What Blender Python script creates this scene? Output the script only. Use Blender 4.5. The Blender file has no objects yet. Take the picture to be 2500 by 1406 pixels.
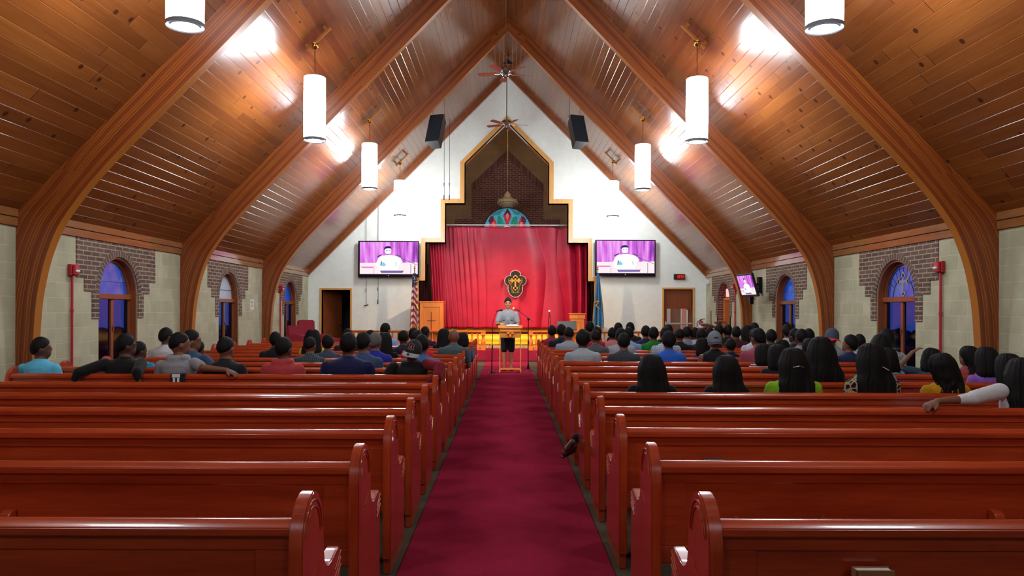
import bpy, bmesh, math, random
from mathutils import Vector, Matrix, noise as mnoise

# ---------------------------------------------------------------- camera, sky, exposure
SC = bpy.context.scene
COL = SC.collection
FPX = 1833.0                                  # focal length in pixels of the 2500 px wide frame
cam_data = bpy.data.cameras.new('camera')
cam = bpy.data.objects.new('camera', cam_data)
COL.objects.link(cam)
cam_data.sensor_width = 36.0
cam_data.lens = FPX / 2500.0 * 36.0
cam_data.shift_x = 12.0 / 2500.0
cam_data.shift_y = 55.0 / 2500.0
cam_data.clip_end = 300
cam.location = (0.0, 0.0, 1.47)
cam.rotation_euler = (math.radians(90), math.radians(-0.2), 0.0)
SC.camera = cam

world = bpy.data.worlds.new('dusk_sky')
SC.world = world
world.use_nodes = True
wn, wl = world.node_tree.nodes, world.node_tree.links
wn.clear()
w_out = wn.new('ShaderNodeOutputWorld'); w_bg = wn.new('ShaderNodeBackground')
w_tc = wn.new('ShaderNodeTexCoord'); w_sep = wn.new('ShaderNodeSeparateXYZ'); w_cr = wn.new('ShaderNodeValToRGB')
wl.new(w_tc.outputs['Generated'], w_sep.inputs[0]); wl.new(w_sep.outputs[2], w_cr.inputs[0])
w_cr.color_ramp.elements[0].position = 0.0; w_cr.color_ramp.elements[0].color = (0.15, 0.175, 0.33, 1)
w_cr.color_ramp.elements[1].position = 0.5; w_cr.color_ramp.elements[1].color = (0.07, 0.11, 0.30, 1)
wl.new(w_cr.outputs[0], w_bg.inputs[0]); w_bg.inputs[1].default_value = 1.25
wl.new(w_bg.outputs[0], w_out.inputs[0])

SC.view_settings.view_transform = 'Standard'
SC.view_settings.look = 'None'
SC.view_settings.exposure = 0.75
SC.view_settings.gamma = 1.0
SC.view_settings.use_curve_mapping = False
SC.cycles.use_denoising = True
SC.cycles.max_bounces = 6
SC.cycles.diffuse_bounces = 3
SC.cycles.glossy_bounces = 3
SC.cycles.transparent_max_bounces = 12
SC.cycles.sample_clamp_indirect = 4.0
SC.cycles.caustics_reflective = False
SC.cycles.caustics_refractive = False

LAMP_GLOW = 36.0           # glow of the pendant shades
STAGE_POWER = 1100.0        # warm spots added on the last arch
WASH_POWER = 900.0

random.seed(7)
R = math.radians

# ---------------------------------------------------------------- helpers
def link(o, parent=None):
    COL.objects.link(o)
    if parent is not None:
        o.parent = parent
    return o

def tag(o, label=None, cat=None, group=None, kind=None):
    if label: o['label'] = label
    if cat: o['category'] = cat
    if group: o['group'] = group
    if kind: o['kind'] = kind
    return o

def empty(name, loc=(0, 0, 0), rz=0.0):
    o = bpy.data.objects.new(name, None)
    o.location = loc; o.rotation_euler = (0, 0, rz)
    o.empty_display_size = 0.1
    return link(o)

class MB:
    """collects shapes and builds them as one mesh"""
    def __init__(s):
        s.v = []; s.f = []; s.uv = []; s.mi = []
    def add(s, vs, fs, mi=0, uvs=None):
        b = len(s.v)
        s.v += [tuple(p) for p in vs]
        for i, f in enumerate(fs):
            s.f.append(tuple(b + k for k in f)); s.mi.append(mi)
            s.uv.append(uvs[i] if uvs else None)
        return s
    def box(s, x0, x1, y0, y1, z0, z1, mi=0):
        vs = [(x, y, z) for x in (x0, x1) for y in (y0, y1) for z in (z0, z1)]
        fs = [(0, 1, 3, 2), (4, 6, 7, 5), (0, 4, 5, 1), (2, 3, 7, 6), (0, 2, 6, 4), (1, 5, 7, 3)]
        return s.add(vs, fs, mi)
    def obox(s, c, size, rot=(0, 0, 0), mi=0):
        from mathutils import Euler
        m = Euler(rot).to_matrix(); c = Vector(c); hx, hy, hz = [q / 2 for q in size]
        vs = [c + m @ Vector((x, y, z)) for x in (-hx, hx) for y in (-hy, hy) for z in (-hz, hz)]
        fs = [(0, 1, 3, 2), (4, 6, 7, 5), (0, 4, 5, 1), (2, 3, 7, 6), (0, 2, 6, 4), (1, 5, 7, 3)]
        return s.add(vs, fs, mi)
    def prism(s, poly, axis, a, b, mi=0):
        n = len(poly)
        def P(p, t):
            if axis == 'x': return (t, p[0], p[1])
            if axis == 'y': return (p[0], t, p[1])
            return (p[0], p[1], t)
        vs = [P(p, a) for p in poly] + [P(p, b) for p in poly]
        fs = [tuple(range(n)), tuple(range(2 * n - 1, n - 1, -1))]
        fs += [(i, (i + 1) % n, n + (i + 1) % n, n + i) for i in range(n)]
        return s.add(vs, fs, mi)
    def band(s, A, B, axis, a, b, mi=0):
        """closed strip between two matched outlines A and B, extruded a..b"""
        for i in range(len(A) - 1):
            s.prism([A[i], A[i + 1], B[i + 1], B[i]], axis, a, b, mi)
        return s
    def rings(s, rings, mi=0, cap=True, closed=True):
        n = len(rings[0]); vs = [p for r in rings for p in r]; fs = []
        for k in range(len(rings) - 1):
            for i in range(n if closed else n - 1):
                j = (i + 1) % n
                fs.append((k * n + i, k * n + j, (k + 1) * n + j, (k + 1) * n + i))
        if cap:
            fs.append(tuple(range(n - 1, -1, -1)))
            fs.append(tuple((len(rings) - 1) * n + i for i in range(n)))
        return s.add(vs, fs, mi)
    def cyl(s, p0, p1, r0, r1=None, n=12, mi=0):
        r1 = r0 if r1 is None else r1
        p0, p1 = Vector(p0), Vector(p1); d = (p1 - p0).normalized()
        u = d.orthogonal().normalized(); w = d.cross(u)
        cs = [(math.cos(2 * math.pi * i / n), math.sin(2 * math.pi * i / n)) for i in range(n)]
        return s.rings([[p0 + (u * a + w * b) * r0 for a, b in cs], [p1 + (u * a + w * b) * r1 for a, b in cs]], mi)
    def tube(s, pts, r, n=8, mi=0):
        pts = [Vector(p) for p in pts]; rr = r if isinstance(r, (list, tuple)) else [r] * len(pts)
        rings = []; u = None
        for i, p in enumerate(pts):
            d = (pts[min(i + 1, len(pts) - 1)] - pts[max(i - 1, 0)]).normalized()
            u = d.orthogonal().normalized() if u is None else (u - d * u.dot(d)).normalized()
            w = d.cross(u)
            rings.append([p + (u * math.cos(2 * math.pi * k / n) + w * math.sin(2 * math.pi * k / n)) * rr[i] for k in range(n)])
        return s.rings(rings, mi)
    def lathe(s, prof, c=(0, 0, 0), n=24, mi=0, cap=True):
        cx, cy, cz = c
        return s.rings([[(cx + r * math.cos(2 * math.pi * k / n), cy + r * math.sin(2 * math.pi * k / n), cz + z)
                         for k in range(n)] for r, z in prof], mi, cap)
    def capsule(s, p0, p1, r0, r1, n=14, fl=1.0, axis=None, mi=0):
        """tapered limb with rounded ends; fl flattens it along axis"""
        p0, p1 = Vector(p0), Vector(p1); d = p1 - p0; L = d.length
        d = d.normalized() if L > 1e-6 else Vector((0, 0, 1))
        if axis is None: u = d.orthogonal().normalized()
        else:
            u = Vector(axis); u = (u - d * u.dot(d)).normalized()
        w = d.cross(u); rings = []
        st = []
        for k in range(0, 5):
            a = math.pi / 2 * k / 4 + 0.02
            if a > math.pi / 2: a = math.pi / 2
            st.append((p0 - d * r0 * math.cos(a), max(r0 * math.sin(a), r0 * 0.03)))
        for k in range(4, -1, -1):
            a = min(math.pi / 2 * k / 4 + 0.02, math.pi / 2)
            st.append((p1 + d * r1 * math.cos(a), max(r1 * math.sin(a), r1 * 0.03)))
        for c, r in st:
            rings.append([c + u * (math.cos(2 * math.pi * k / n) * r * fl) + w * (math.sin(2 * math.pi * k / n) * r) for k in range(n)])
        return s.rings(rings, mi)
    def ellip(s, c, r, n=16, m=10, mi=0, rot=None):
        c = Vector(c); rings = []
        for k in range(m + 1):
            a = math.pi * (0.02 + 0.96 * k / m)
            ring = []
            for i in range(n):
                t = 2 * math.pi * i / n
                q = Vector((r[0] * math.sin(a) * math.cos(t), r[1] * math.sin(a) * math.sin(t), r[2] * math.cos(a)))
                if rot is not None: q = rot @ q
                ring.append(c + q)
            rings.append(ring)
        return s.rings(rings, mi)
    def poly(s, pts, mi=0):
        return s.add(pts, [tuple(range(len(pts)))], mi)
    def mesh(s, name, bevel=0.0, seg=1, smooth=True, angle=35, doubles=False):
        me = bpy.data.meshes.new(name)
        me.from_pydata(s.v, [], s.f)
        if any(u is not None for u in s.uv):
            ul = me.uv_layers.new(name='UVMap'); k = 0
            for fi, f in enumerate(s.f):
                u = s.uv[fi]
                for j in range(len(f)):
                    ul.data[k].uv = u[j] if u else (0, 0)
                    k += 1
        for i, p in enumerate(me.polygons): p.material_index = s.mi[i]
        bm = bmesh.new(); bm.from_mesh(me)
        if doubles: bmesh.ops.remove_doubles(bm, verts=bm.verts, dist=1e-5)
        bmesh.ops.recalc_face_normals(bm, faces=bm.faces)
        if bevel > 0:
            es = [e for e in bm.edges if len(e.link_faces) == 2 and e.calc_face_angle(0) > R(30)]
            bmesh.ops.bevel(bm, geom=es, offset=bevel, segments=seg, affect='EDGES', clamp_overlap=True)
        bm.to_mesh(me); bm.free()
        if smooth:
            me.shade_smooth(); me.set_sharp_from_angle(angle=R(angle))
        return me
    def build(s, name, mats, parent=None, **kw):
        me = s.mesh(name, **kw)
        for m in (mats if isinstance(mats, (list, tuple)) else [mats]): me.materials.append(m)
        return link(bpy.data.objects.new(name, me), parent)

def at(px, py, Y):
    """a point of the room seen at pixel px, py at distance Y down the nave"""
    return ((px - 1238.0) * Y / FPX, Y, 1.47 - (py - 758.0) * Y / FPX)

def srgb(r, g, b):
    def c(v):
        v /= 255.0
        return v / 12.92 if v <= 0.04045 else ((v + 0.055) / 1.055) ** 2.4
    return (c(r), c(g), c(b), 1.0)

# ---------------------------------------------------------------- node materials
class NT:
    def __init__(s, name):
        s.m = bpy.data.materials.new(name); s.m.use_nodes = True
        s.t = s.m.node_tree; s.t.nodes.clear()
        s.out = s.t.nodes.new('ShaderNodeOutputMaterial')
    def n(s, typ, ins=None, **props):
        nd = s.t.nodes.new('ShaderNode' + typ)
        for k, v in props.items(): setattr(nd, k, v)
        for k, v in (ins or {}).items():
            sk = nd.inputs[k]
            if isinstance(v, bpy.types.NodeSocket): s.t.links.new(v, sk)
            else: sk.default_value = v
        return nd
    def math(s, op, a, b=0.0, c=0.0):
        return s.n('Math', {0: a, 1: b, 2: c}, operation=op).outputs[0]
    def mix(s, f, a, b, mode='MIX'):
        nd = s.n('Mix', {0: f, 6: a, 7: b}, data_type='RGBA', blend_type=mode)
        return nd.outputs[2]
    def ramp(s, f, stops):
        nd = s.n('ValToRGB', {0: f}); cr = nd.color_ramp
        while len(cr.elements) < len(stops): cr.elements.new(0.5)
        for e, (p, c) in zip(cr.elements, stops): e.position = p; e.color = c
        return nd.outputs[0]
    def bsdf(s, **k):
        nd = s.n('BsdfPrincipled')
        names = dict(color='Base Color', rough='Roughness', metal='Metallic', coat='Coat Weight', coatr='Coat Roughness',
                     normal='Normal', spec='Specular IOR Level', emit='Emission Color', es='Emission Strength',
                     alpha='Alpha', sheen='Sheen Weight', trans='Transmission Weight', sub='Subsurface Weight')
        for key, v in k.items():
            sk = nd.inputs[names[key]]
            if isinstance(v, bpy.types.NodeSocket): s.t.links.new(v, sk)
            else: sk.default_value = v
        s.t.links.new(nd.outputs[0], s.out.inputs[0])
        return s.m

_mc = {}
def plain(name, col, rough=0.6, metal=0.0, coat=0.0, spec=0.5, bump=0.0, bscale=200.0):
    if name in _mc: return _mc[name]
    t = NT(name); tc = t.n('TexCoord').outputs['Object']
    nz = t.n('TexNoise', {'Vector': tc, 'Scale': 6.0, 'Detail': 3.0}).outputs[0]
    dk = (col[0] * 0.85, col[1] * 0.85, col[2] * 0.85, 1)
    c = t.mix(nz, dk, col)
    kw = dict(color=c, rough=rough, metal=metal, coat=coat, spec=spec)
    if bump > 0:
        n2 = t.n('TexNoise', {'Vector': tc, 'Scale': bscale, 'Detail': 2.0}).outputs[0]
        kw['normal'] = t.n('Bump', {'Strength': bump, 'Distance': 0.003, 'Height': n2}).outputs[0]
    _mc[name] = t.bsdf(**kw); return _mc[name]

def glow(name, col, strength):
    if name in _mc: return _mc[name]
    t = NT(name); e = t.n('Emission', {0: col, 1: strength})
    t.t.links.new(e.outputs[0], t.out.inputs[0]); _mc[name] = t.m; return t.m

def wood(name, c1, c2, axis='x', rough=0.25, coat=0.5, grain=1.0, spec=0.5, coatr=0.12):
    t = NT(name); tc = t.n('TexCoord').outputs['Object']
    rnd = t.n('ObjectInfo').outputs['Random']
    off = t.n('VectorMath', {0: tc, 1: t.n('CombineXYZ', {0: t.math('MULTIPLY', rnd, 13.0), 1: t.math('MULTIPLY', rnd, 7.0), 2: t.math('MULTIPLY', rnd, 5.0)}).outputs[0]}, operation='ADD').outputs[0]
    sc = {'x': (1.2, 14, 14), 'y': (14, 1.2, 14), 'z': (14, 14, 1.2)}[axis]
    mp = t.n('Mapping', {'Vector': off, 'Scale': sc}).outputs[0]
    a = t.n('TexNoise', {'Vector': mp, 'Scale': 1.0 * grain, 'Detail': 4.0, 'Distortion': 0.6}).outputs[0]
    b = t.n('TexNoise', {'Vector': mp, 'Scale': 6.0 * grain, 'Detail': 3.0}).outputs[0]
    f = t.math('ADD', t.math('MULTIPLY', a, 0.7), t.math('MULTIPLY', b, 0.3))
    col = t.ramp(f, [(0.32, c1), (0.68, c2)])
    return t.bsdf(color=col, rough=rough, coat=coat, coatr=coatr, spec=spec,
                  normal=t.n('Bump', {'Strength': 0.08, 'Distance': 0.002, 'Height': b}).outputs[0])

def swz(t, plane):
    """object coordinates turned so that the wall's own axes are u, v"""
    sp = t.n('SeparateXYZ', {0: t.n('TexCoord').outputs['Object']}).outputs
    if plane == 'yz': return t.n('CombineXYZ', {0: sp[1], 1: sp[2]}).outputs[0]
    if plane == 'xz': return t.n('CombineXYZ', {0: sp[0], 1: sp[2]}).outputs[0]
    return t.n('CombineXYZ', {0: sp[0], 1: sp[1]}).outputs[0]

def masonry(name, plane, c1, c2, cm, w, h, mortar=0.01, rough=0.85, bump=0.4, uv=False, smooth=0.1, tone=0.5):
    t = NT(name)
    vec = t.n('TexCoord').outputs['UV'] if uv else swz(t, plane)
    br = t.n('TexBrick', {'Vector': vec, 'Color1': c1, 'Color2': c2, 'Mortar': cm, 'Scale': 1.0, 'Mortar Size': mortar,
                          'Mortar Smooth': smooth, 'Bias': 0.0, 'Brick Width': w, 'Row Height': h})
    nz = t.n('TexNoise', {'Vector': t.n('TexCoord').outputs['Object'], 'Scale': 3.0, 'Detail': 6.0, 'Roughness': 0.6}).outputs[0]
    nf = t.n('TexNoise', {'Vector': t.n('TexCoord').outputs['Object'], 'Scale': 40.0, 'Detail': 3.0}).outputs[0]
    col = t.mix(tone, br.outputs[0], t.ramp(nz, [(0.35, (0.5, 0.5, 0.5, 1)), (0.65, (1, 1, 1, 1))]), 'MULTIPLY')
    hgt = t.math('ADD', t.math('MULTIPLY', br.outputs[1], -1.0), t.math('MULTIPLY', nf, 0.35))
    return t.bsdf(color=col, rough=rough, normal=t.n('Bump', {'Strength': bump, 'Distance': 0.006, 'Height': hgt}).outputs[0])

def ceiling_mat():
    t = NT('knotty_pine_boards')
    uv = t.n('SeparateXYZ', {0: t.n('TexCoord').outputs['UV']}).outputs
    u, v = uv[0], uv[1]
    row = t.math('FLOOR', v)
    r1 = t.n('TexWhiteNoise', {'W': row}, noise_dimensions='1D').outputs[0]
    ub = t.math('DIVIDE', t.math('ADD', u, t.math('MULTIPLY', r1, 9.0)), 3.1)
    seg = t.math('FLOOR', ub)
    r2 = t.n('TexWhiteNoise', {'W': t.math('ADD', t.math('MULTIPLY', row, 17.3), seg)}, noise_dimensions='1D').outputs[0]
    vec = t.n('CombineXYZ', {0: t.math('ADD', t.math('MULTIPLY', u, 1.1), t.math('MULTIPLY', r2, 40.0)), 1: t.math('MULTIPLY', v, 2.2), 2: r2}).outputs[0]
    g = t.n('TexNoise', {'Vector': vec, 'Scale': 1.1, 'Detail': 2.5, 'Distortion': 0.5}).outputs[0]
    fine = t.n('TexNoise', {'Vector': t.n('CombineXYZ', {0: t.math('MULTIPLY', u, 2.0), 1: t.math('MULTIPLY', v, 16.0), 2: r2}).outputs[0], 'Scale': 1.0, 'Detail': 3.0}).outputs[0]
    f = t.math('ADD', t.math('ADD', t.math('MULTIPLY', g, 0.34), t.math('MULTIPLY', fine, 0.08)), t.math('MULTIPLY_ADD', r2, 0.24, 0.16))
    col = t.ramp(f, [(0.25, srgb(98, 52, 22)), (0.5, srgb(126, 70, 29)), (0.8, srgb(152, 92, 40))])
    kv = t.n('CombineXYZ', {0: t.math('ADD', t.math('MULTIPLY', u, 2.3), t.math('MULTIPLY', r2, 31.0)), 1: t.math('MULTIPLY', v, 0.36)}).outputs[0]
    vo = t.n('TexVoronoi', {'Vector': kv, 'Scale': 1.0, 'Randomness': 1.0}, voronoi_dimensions='2D').outputs['Distance']
    gate = t.n('TexVoronoi', {'Vector': kv, 'Scale': 1.0, 'Randomness': 1.0}, voronoi_dimensions='2D').outputs['Color']
    gs = t.n('SeparateColor', {0: gate}).outputs[0]
    kn = t.math('MULTIPLY', t.ramp(vo, [(0.055, (1, 1, 1, 1)), (0.095, (0, 0, 0, 1))]), t.math('MULTIPLY', t.math('GREATER_THAN', gs, 0.5), 0.85))
    col = t.mix(kn, col, srgb(44, 20, 12))
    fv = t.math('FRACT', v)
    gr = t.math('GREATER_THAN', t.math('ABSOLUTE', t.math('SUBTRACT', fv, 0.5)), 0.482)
    col = t.mix(gr, col, srgb(150, 96, 52))  # paler groove edges put the glint along the boards into the colour
    # butt joints between board ends
    fr = t.math('FRACT', ub)
    jt = t.math('LESS_THAN', fr, 0.0022)
    col = t.mix(jt, col, (0.01, 0.006, 0.004, 1))
    wav = t.n('TexNoise', {'Vector': t.n('CombineXYZ', {0: t.math('MULTIPLY', u, 2.5), 1: t.math('MULTIPLY', v, 1.2), 2: t.math('MULTIPLY', r2, 5.0)}).outputs[0], 'Scale': 1.0, 'Detail': 3.0}).outputs[0]
    rg = 0.26
    return t.bsdf(color=col, rough=rg, coat=0.45, coatr=0.18,
                  normal=t.n('Bump', {'Strength': 0.035, 'Distance': 0.006, 'Height': wav}).outputs[0])

def glulam_mat():
    t = NT('glulam_arch_wood')
    uv = t.n('SeparateXYZ', {0: t.n('TexCoord').outputs['UV']}).outputs
    u, v = uv[0], uv[1]                       # u metres along the rib, v metres across it
    lam = t.math('FLOOR', t.math('MULTIPLY', v, 30.0))
    r = t.n('TexWhiteNoise', {'W': t.math('ADD', lam, t.math('MULTIPLY', t.math('FLOOR', t.math('MULTIPLY', u, 0.3)), 3.7))}, noise_dimensions='1D').outputs[0]
    g = t.n('TexNoise', {'Vector': t.n('CombineXYZ', {0: t.math('MULTIPLY', u, 0.8), 1: t.math('MULTIPLY', v, 30.0)}).outputs[0], 'Scale': 1.0, 'Detail': 4.0, 'Distortion': 0.3}).outputs[0]
    big = t.n('TexNoise', {'Vector': t.n('CombineXYZ', {0: t.math('MULTIPLY', u, 0.35), 1: t.math('MULTIPLY', v, 9.0)}).outputs[0], 'Scale': 1.0, 'Detail': 1.0}).outputs[0]
    col = t.ramp(t.math('ADD', t.math('MULTIPLY', g, 0.4), t.math('MULTIPLY', r, 0.35)), [(0.2, srgb(108, 48, 17)), (0.6, srgb(130, 60, 21))])
    ln = t.ramp(t.math('ADD', g, t.math('MULTIPLY', big, 0.5)), [(0.86, (0, 0, 0, 1)), (0.93, (1, 1, 1, 1))])
    fr = t.math('FRACT', t.math('MULTIPLY', v, 30.0))
    edge = t.math('LESS_THAN', fr, 0.16)
    sel = t.math('GREATER_THAN', t.math('ADD', r, t.math('MULTIPLY', big, 0.4)), 0.72)
    col = t.mix(t.math('MULTIPLY', t.math('MULTIPLY', edge, sel), 0.8), col, srgb(182, 114, 40))
    col = t.mix(t.math('MULTIPLY', ln, 0.4), col, srgb(160, 94, 34))
    return t.bsdf(color=col, rough=0.33, coat=0.25, coatr=0.2, spec=0.4)

def carpet(name, c1, c2, scale=120.0):
    t = NT(name); tc = t.n('TexCoord').outputs['Object']
    a = t.n('TexNoise', {'Vector': tc, 'Scale': 1.1, 'Detail': 4.0, 'Roughness': 0.6}).outputs[0]
    b = t.n('TexNoise', {'Vector': tc, 'Scale': scale, 'Detail': 2.0}).outputs[0]
    f = t.math('ADD', t.math('MULTIPLY', a, 0.7), t.math('MULTIPLY', b, 0.3))
    return t.bsdf(color=t.ramp(f, [(0.35, c1), (0.62, c2)]), rough=1.0, spec=0.0,
                  normal=t.n('Bump', {'Strength': 0.5, 'Distance': 0.004, 'Height': b}).outputs[0])

def window_glass(name, tint, gloss=0.14):
    t = NT(name)
    tr = t.n('BsdfTransparent', {0: tint}).outputs[0]
    gl = t.n('BsdfGlossy', {0: (0.9, 0.95, 1, 1), 1: 0.06}).outputs[0]
    mx = t.n('MixShader', {0: gloss, 1: tr, 2: gl}).outputs[0]
    t.t.links.new(mx, t.out.inputs[0]); return t.m

M = {}
M['pew'] = wood('red_stained_pew_wood', srgb(146, 48, 22), srgb(186, 72, 34), 'x', rough=0.24, coat=0.5, coatr=0.08)
M['pew_end'] = wood('red_stained_end_wood', srgb(144, 44, 20), srgb(180, 68, 30), 'z', rough=0.24, coat=0.5, coatr=0.08)
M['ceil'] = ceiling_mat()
M['glulam'] = glulam_mat()
M['eave'] = wood('eave_board_wood', srgb(132, 80, 38), srgb(158, 104, 54), 'y', rough=0.16, coat=0.5, coatr=0.08)
M['gold_trim'] = wood('honey_oak_trim', srgb(206, 148, 78), srgb(226, 168, 94), 'z', rough=0.35, coat=0.2)
M['frame'] = wood('window_frame_wood', srgb(122, 62, 26), srgb(150, 82, 36), 'z', rough=0.35, coat=0.2)
M['door'] = wood('door_veneer', srgb(118, 58, 28), srgb(140, 72, 36), 'z', rough=0.3, coat=0.3)
M['oak_brown'] = wood('rust_brown_door', srgb(160, 82, 40), srgb(182, 98, 50), 'z', rough=0.35, coat=0.2)
M['oak'] = wood('orange_oak', srgb(214, 120, 44), srgb(232, 140, 56), 'z', rough=0.3, coat=0.3)
M['oak_x'] = wood('orange_oak_rail', srgb(196, 104, 44), srgb(214, 122, 54), 'x', rough=0.3, coat=0.3)
M['oak_gold'] = wood('light_lectern_oak', srgb(188, 118, 50), srgb(206, 138, 64), 'x', rough=0.35, coat=0.2)
M['block'] = masonry('painted_block_wall', 'yz', srgb(176, 174, 142), srgb(192, 188, 158), srgb(200, 196, 164), 0.405, 0.203, 0.006, bump=0.5, tone=0.35, smooth=0.3)
M['block_back'] = masonry('tan_block_wall', 'xz', srgb(150, 118, 84), srgb(166, 130, 94), srgb(140, 108, 78), 0.405, 0.203, 0.005, bump=0.3, tone=0.3)
M['brick_side'] = masonry('dark_brick_side', 'yz', srgb(84, 62, 58), srgb(112, 84, 76), srgb(168, 152, 118), 0.215, 0.0675, 0.008, bump=0.6, tone=0.35)
M['brick_ring'] = masonry('dark_brick_ring', 'yz', srgb(84, 62, 58), srgb(110, 82, 74), srgb(160, 146, 114), 0.072, 0.30, 0.007, uv=True, tone=0.3)
M['brick_back'] = masonry('red_brick_chancel', 'xz', srgb(92, 50, 48), srgb(124, 70, 64), srgb(168, 140, 116), 0.215, 0.0675, 0.008, bump=0.5, tone=0.35)
M['brick_back_ring'] = masonry('red_brick_ring', 'xz', srgb(92, 48, 48), srgb(118, 64, 60), srgb(160, 132, 110), 0.072, 0.30, 0.007, uv=True, tone=0.3)
M['white_wall'] = plain('white_plaster', srgb(238, 242, 232), rough=0.8, bump=0.05)
M['back_wall'] = plain('rear_wall_paint', srgb(150, 120, 90), rough=0.9)
M['floor'] = carpet('grey_green_floor_carpet', srgb(60, 58, 48), srgb(92, 84, 70), 90)
M['red_carpet'] = carpet('red_aisle_carpet', srgb(112, 26, 46), srgb(142, 38, 62), 110)
M['black'] = plain('black_plastic', srgb(18, 18, 20), rough=0.45)
M['black_metal'] = plain('black_metal', srgb(20, 18, 20), rough=0.35, metal=0.6)
M['brass'] = plain('polished_brass', srgb(214, 170, 90), rough=0.2, metal=1.0)
M['aged_brass'] = plain('aged_brass', srgb(150, 120, 70), rough=0.5, metal=0.8)
M['chrome'] = plain('brushed_nickel', srgb(190, 190, 186), rough=0.25, metal=1.0)
M['red_paint'] = plain('red_alarm_paint', srgb(186, 28, 40), rough=0.4)
M['clear'] = plain('strobe_lens', srgb(225, 230, 240), rough=0.15)
M['white'] = plain('white_plastic', srgb(232, 232, 228), rough=0.5)
M['paper'] = plain('white_paper', srgb(225, 222, 214), rough=0.8)
M['ink'] = plain('dark_ink', srgb(40, 40, 48), rough=0.8)
M['skin'] = plain('brown_skin', srgb(122, 78, 56), rough=0.55)
M['skin_light'] = plain('tan_skin', srgb(180, 118, 82), rough=0.55)
M['glass'] = window_glass('clear_window_glass', (0.75, 0.85, 0.95, 1))
M['acrylic'] = window_glass('clear_acrylic', (0.85, 0.80, 0.78, 1), 0.10)
M['gold'] = plain('gold_thread', srgb(210, 156, 52), rough=0.4, metal=0.3)
M['curtain'] = None

# ---------------------------------------------------------------- the room
WX = 5.96                                     # half width of the nave
YB, YF = -6.5, 22.5                           # rear wall and front wall
EAVE, SLOPE = 2.645, 1.004
def zc(x): return EAVE + (WX - abs(x)) * SLOPE
RIDGE = zc(0)
ARCH_Y = [0.0, 4.53, 9.1, 13.68, 18.25]
BAY_C = [11.53, 16.09, 20.65]

def struct(o): return tag(o, kind='structure')

struct(MB().box(-WX - 3, WX + 3, YB - 0.3, 28, -0.2, 0.0).build('floor', M['floor'], smooth=False))
rn = MB().box(-0.607, 0.607, -2.9, 21.6, 0.0, 0.012).build('aisle_carpet', M['red_carpet'], bevel=0.004)
tag(rn, 'red carpet runner down the aisle between the two blocks of pews', 'carpet')

# ceiling: two slopes of boards with V grooves running down the nave
cb = MB(); BW = 0.156; n_b = int(math.hypot(WX, WX * SLOPE) / BW) + 1
for sgn in (-1, 1):
    L = math.hypot(WX, WX * SLOPE); nx, nz = SLOPE / math.hypot(1, SLOPE), 1 / math.hypot(1, SLOPE)
    def pt(s, off=0.0):
        x = WX - s / math.hypot(1, SLOPE); z = EAVE + s * SLOPE / math.hypot(1, SLOPE)
        return (sgn * (x + off * nx), z + off * nz)
    prof = []
    for i in range(n_b):
        a, b = i * BW, min((i + 1) * BW, L)
        if b - a < 0.02: break
        prof += [(a, 0.006, i + 0.005), (a + 0.006, 0.0, i + 0.035), (b - 0.006, 0.0, i + 0.965), (b, 0.006, i + 0.995)]
    ys = [YB, YF + 0.2]
    for k in range(len(prof) - 1):
        s0, o0, v0 = prof[k]; s1, o1, v1 = prof[k + 1]
        if abs(s1 - s0) < 1e-9: continue
        (x0, z0), (x1, z1) = pt(s0, o0), pt(s1, o1)
        sd = 100 if sgn > 0 else 0
        cb.add([(x0, ys[0], z0), (x1, ys[0], z1), (x1, ys[1], z1), (x0, ys[1], z0)], [(0, 1, 2, 3)], 0,
               [[(ys[0], v0 + sd), (ys[0], v1 + sd), (ys[1], v1 + sd), (ys[1], v0 + sd)]])
    # the roof's upper skin
    cb.add([(sgn * (WX + 0.3), YB, EAVE + 0.0), (0, YB, RIDGE + 0.3), (0, YF + 0.2, RIDGE + 0.3), (sgn * (WX + 0.3), YF + 0.2, EAVE + 0.0)], [(0, 1, 2, 3)])
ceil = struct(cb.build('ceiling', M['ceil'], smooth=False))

def strips(mb, edges, solid, depth_axis, d0, d1, n_sub=1):
    """walls and brick fields as vertical strips; solid(t, side) gives the filled height intervals at t"""
    for a, b in zip(edges[:-1], edges[1:]):
        ia, ib = solid(a + 1e-5), solid(b - 1e-5)
        for (l0, h0), (l1, h1) in zip(ia, ib):
            if h0 - l0 < 1e-4 and h1 - l1 < 1e-4: continue
            poly = [(a, l0), (b, l1), (b, h1), (a, h0)]
            if depth_axis == 'x': mb.prism([(p[0], p[1]) for p in poly], 'x', d0, d1)
            else: mb.prism(poly, 'y', d0, d1)

OPW, SILL, SPR = 0.577, 0.45, 1.69
def arch_top(d, r=OPW): return SPR + math.sqrt(max(r * r - d * d, 0.0))
def arc_edges(c, r, n=14):
    return [c + r * math.sin(math.pi * (k / n - 0.5)) for k in range(n + 1)]

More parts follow.
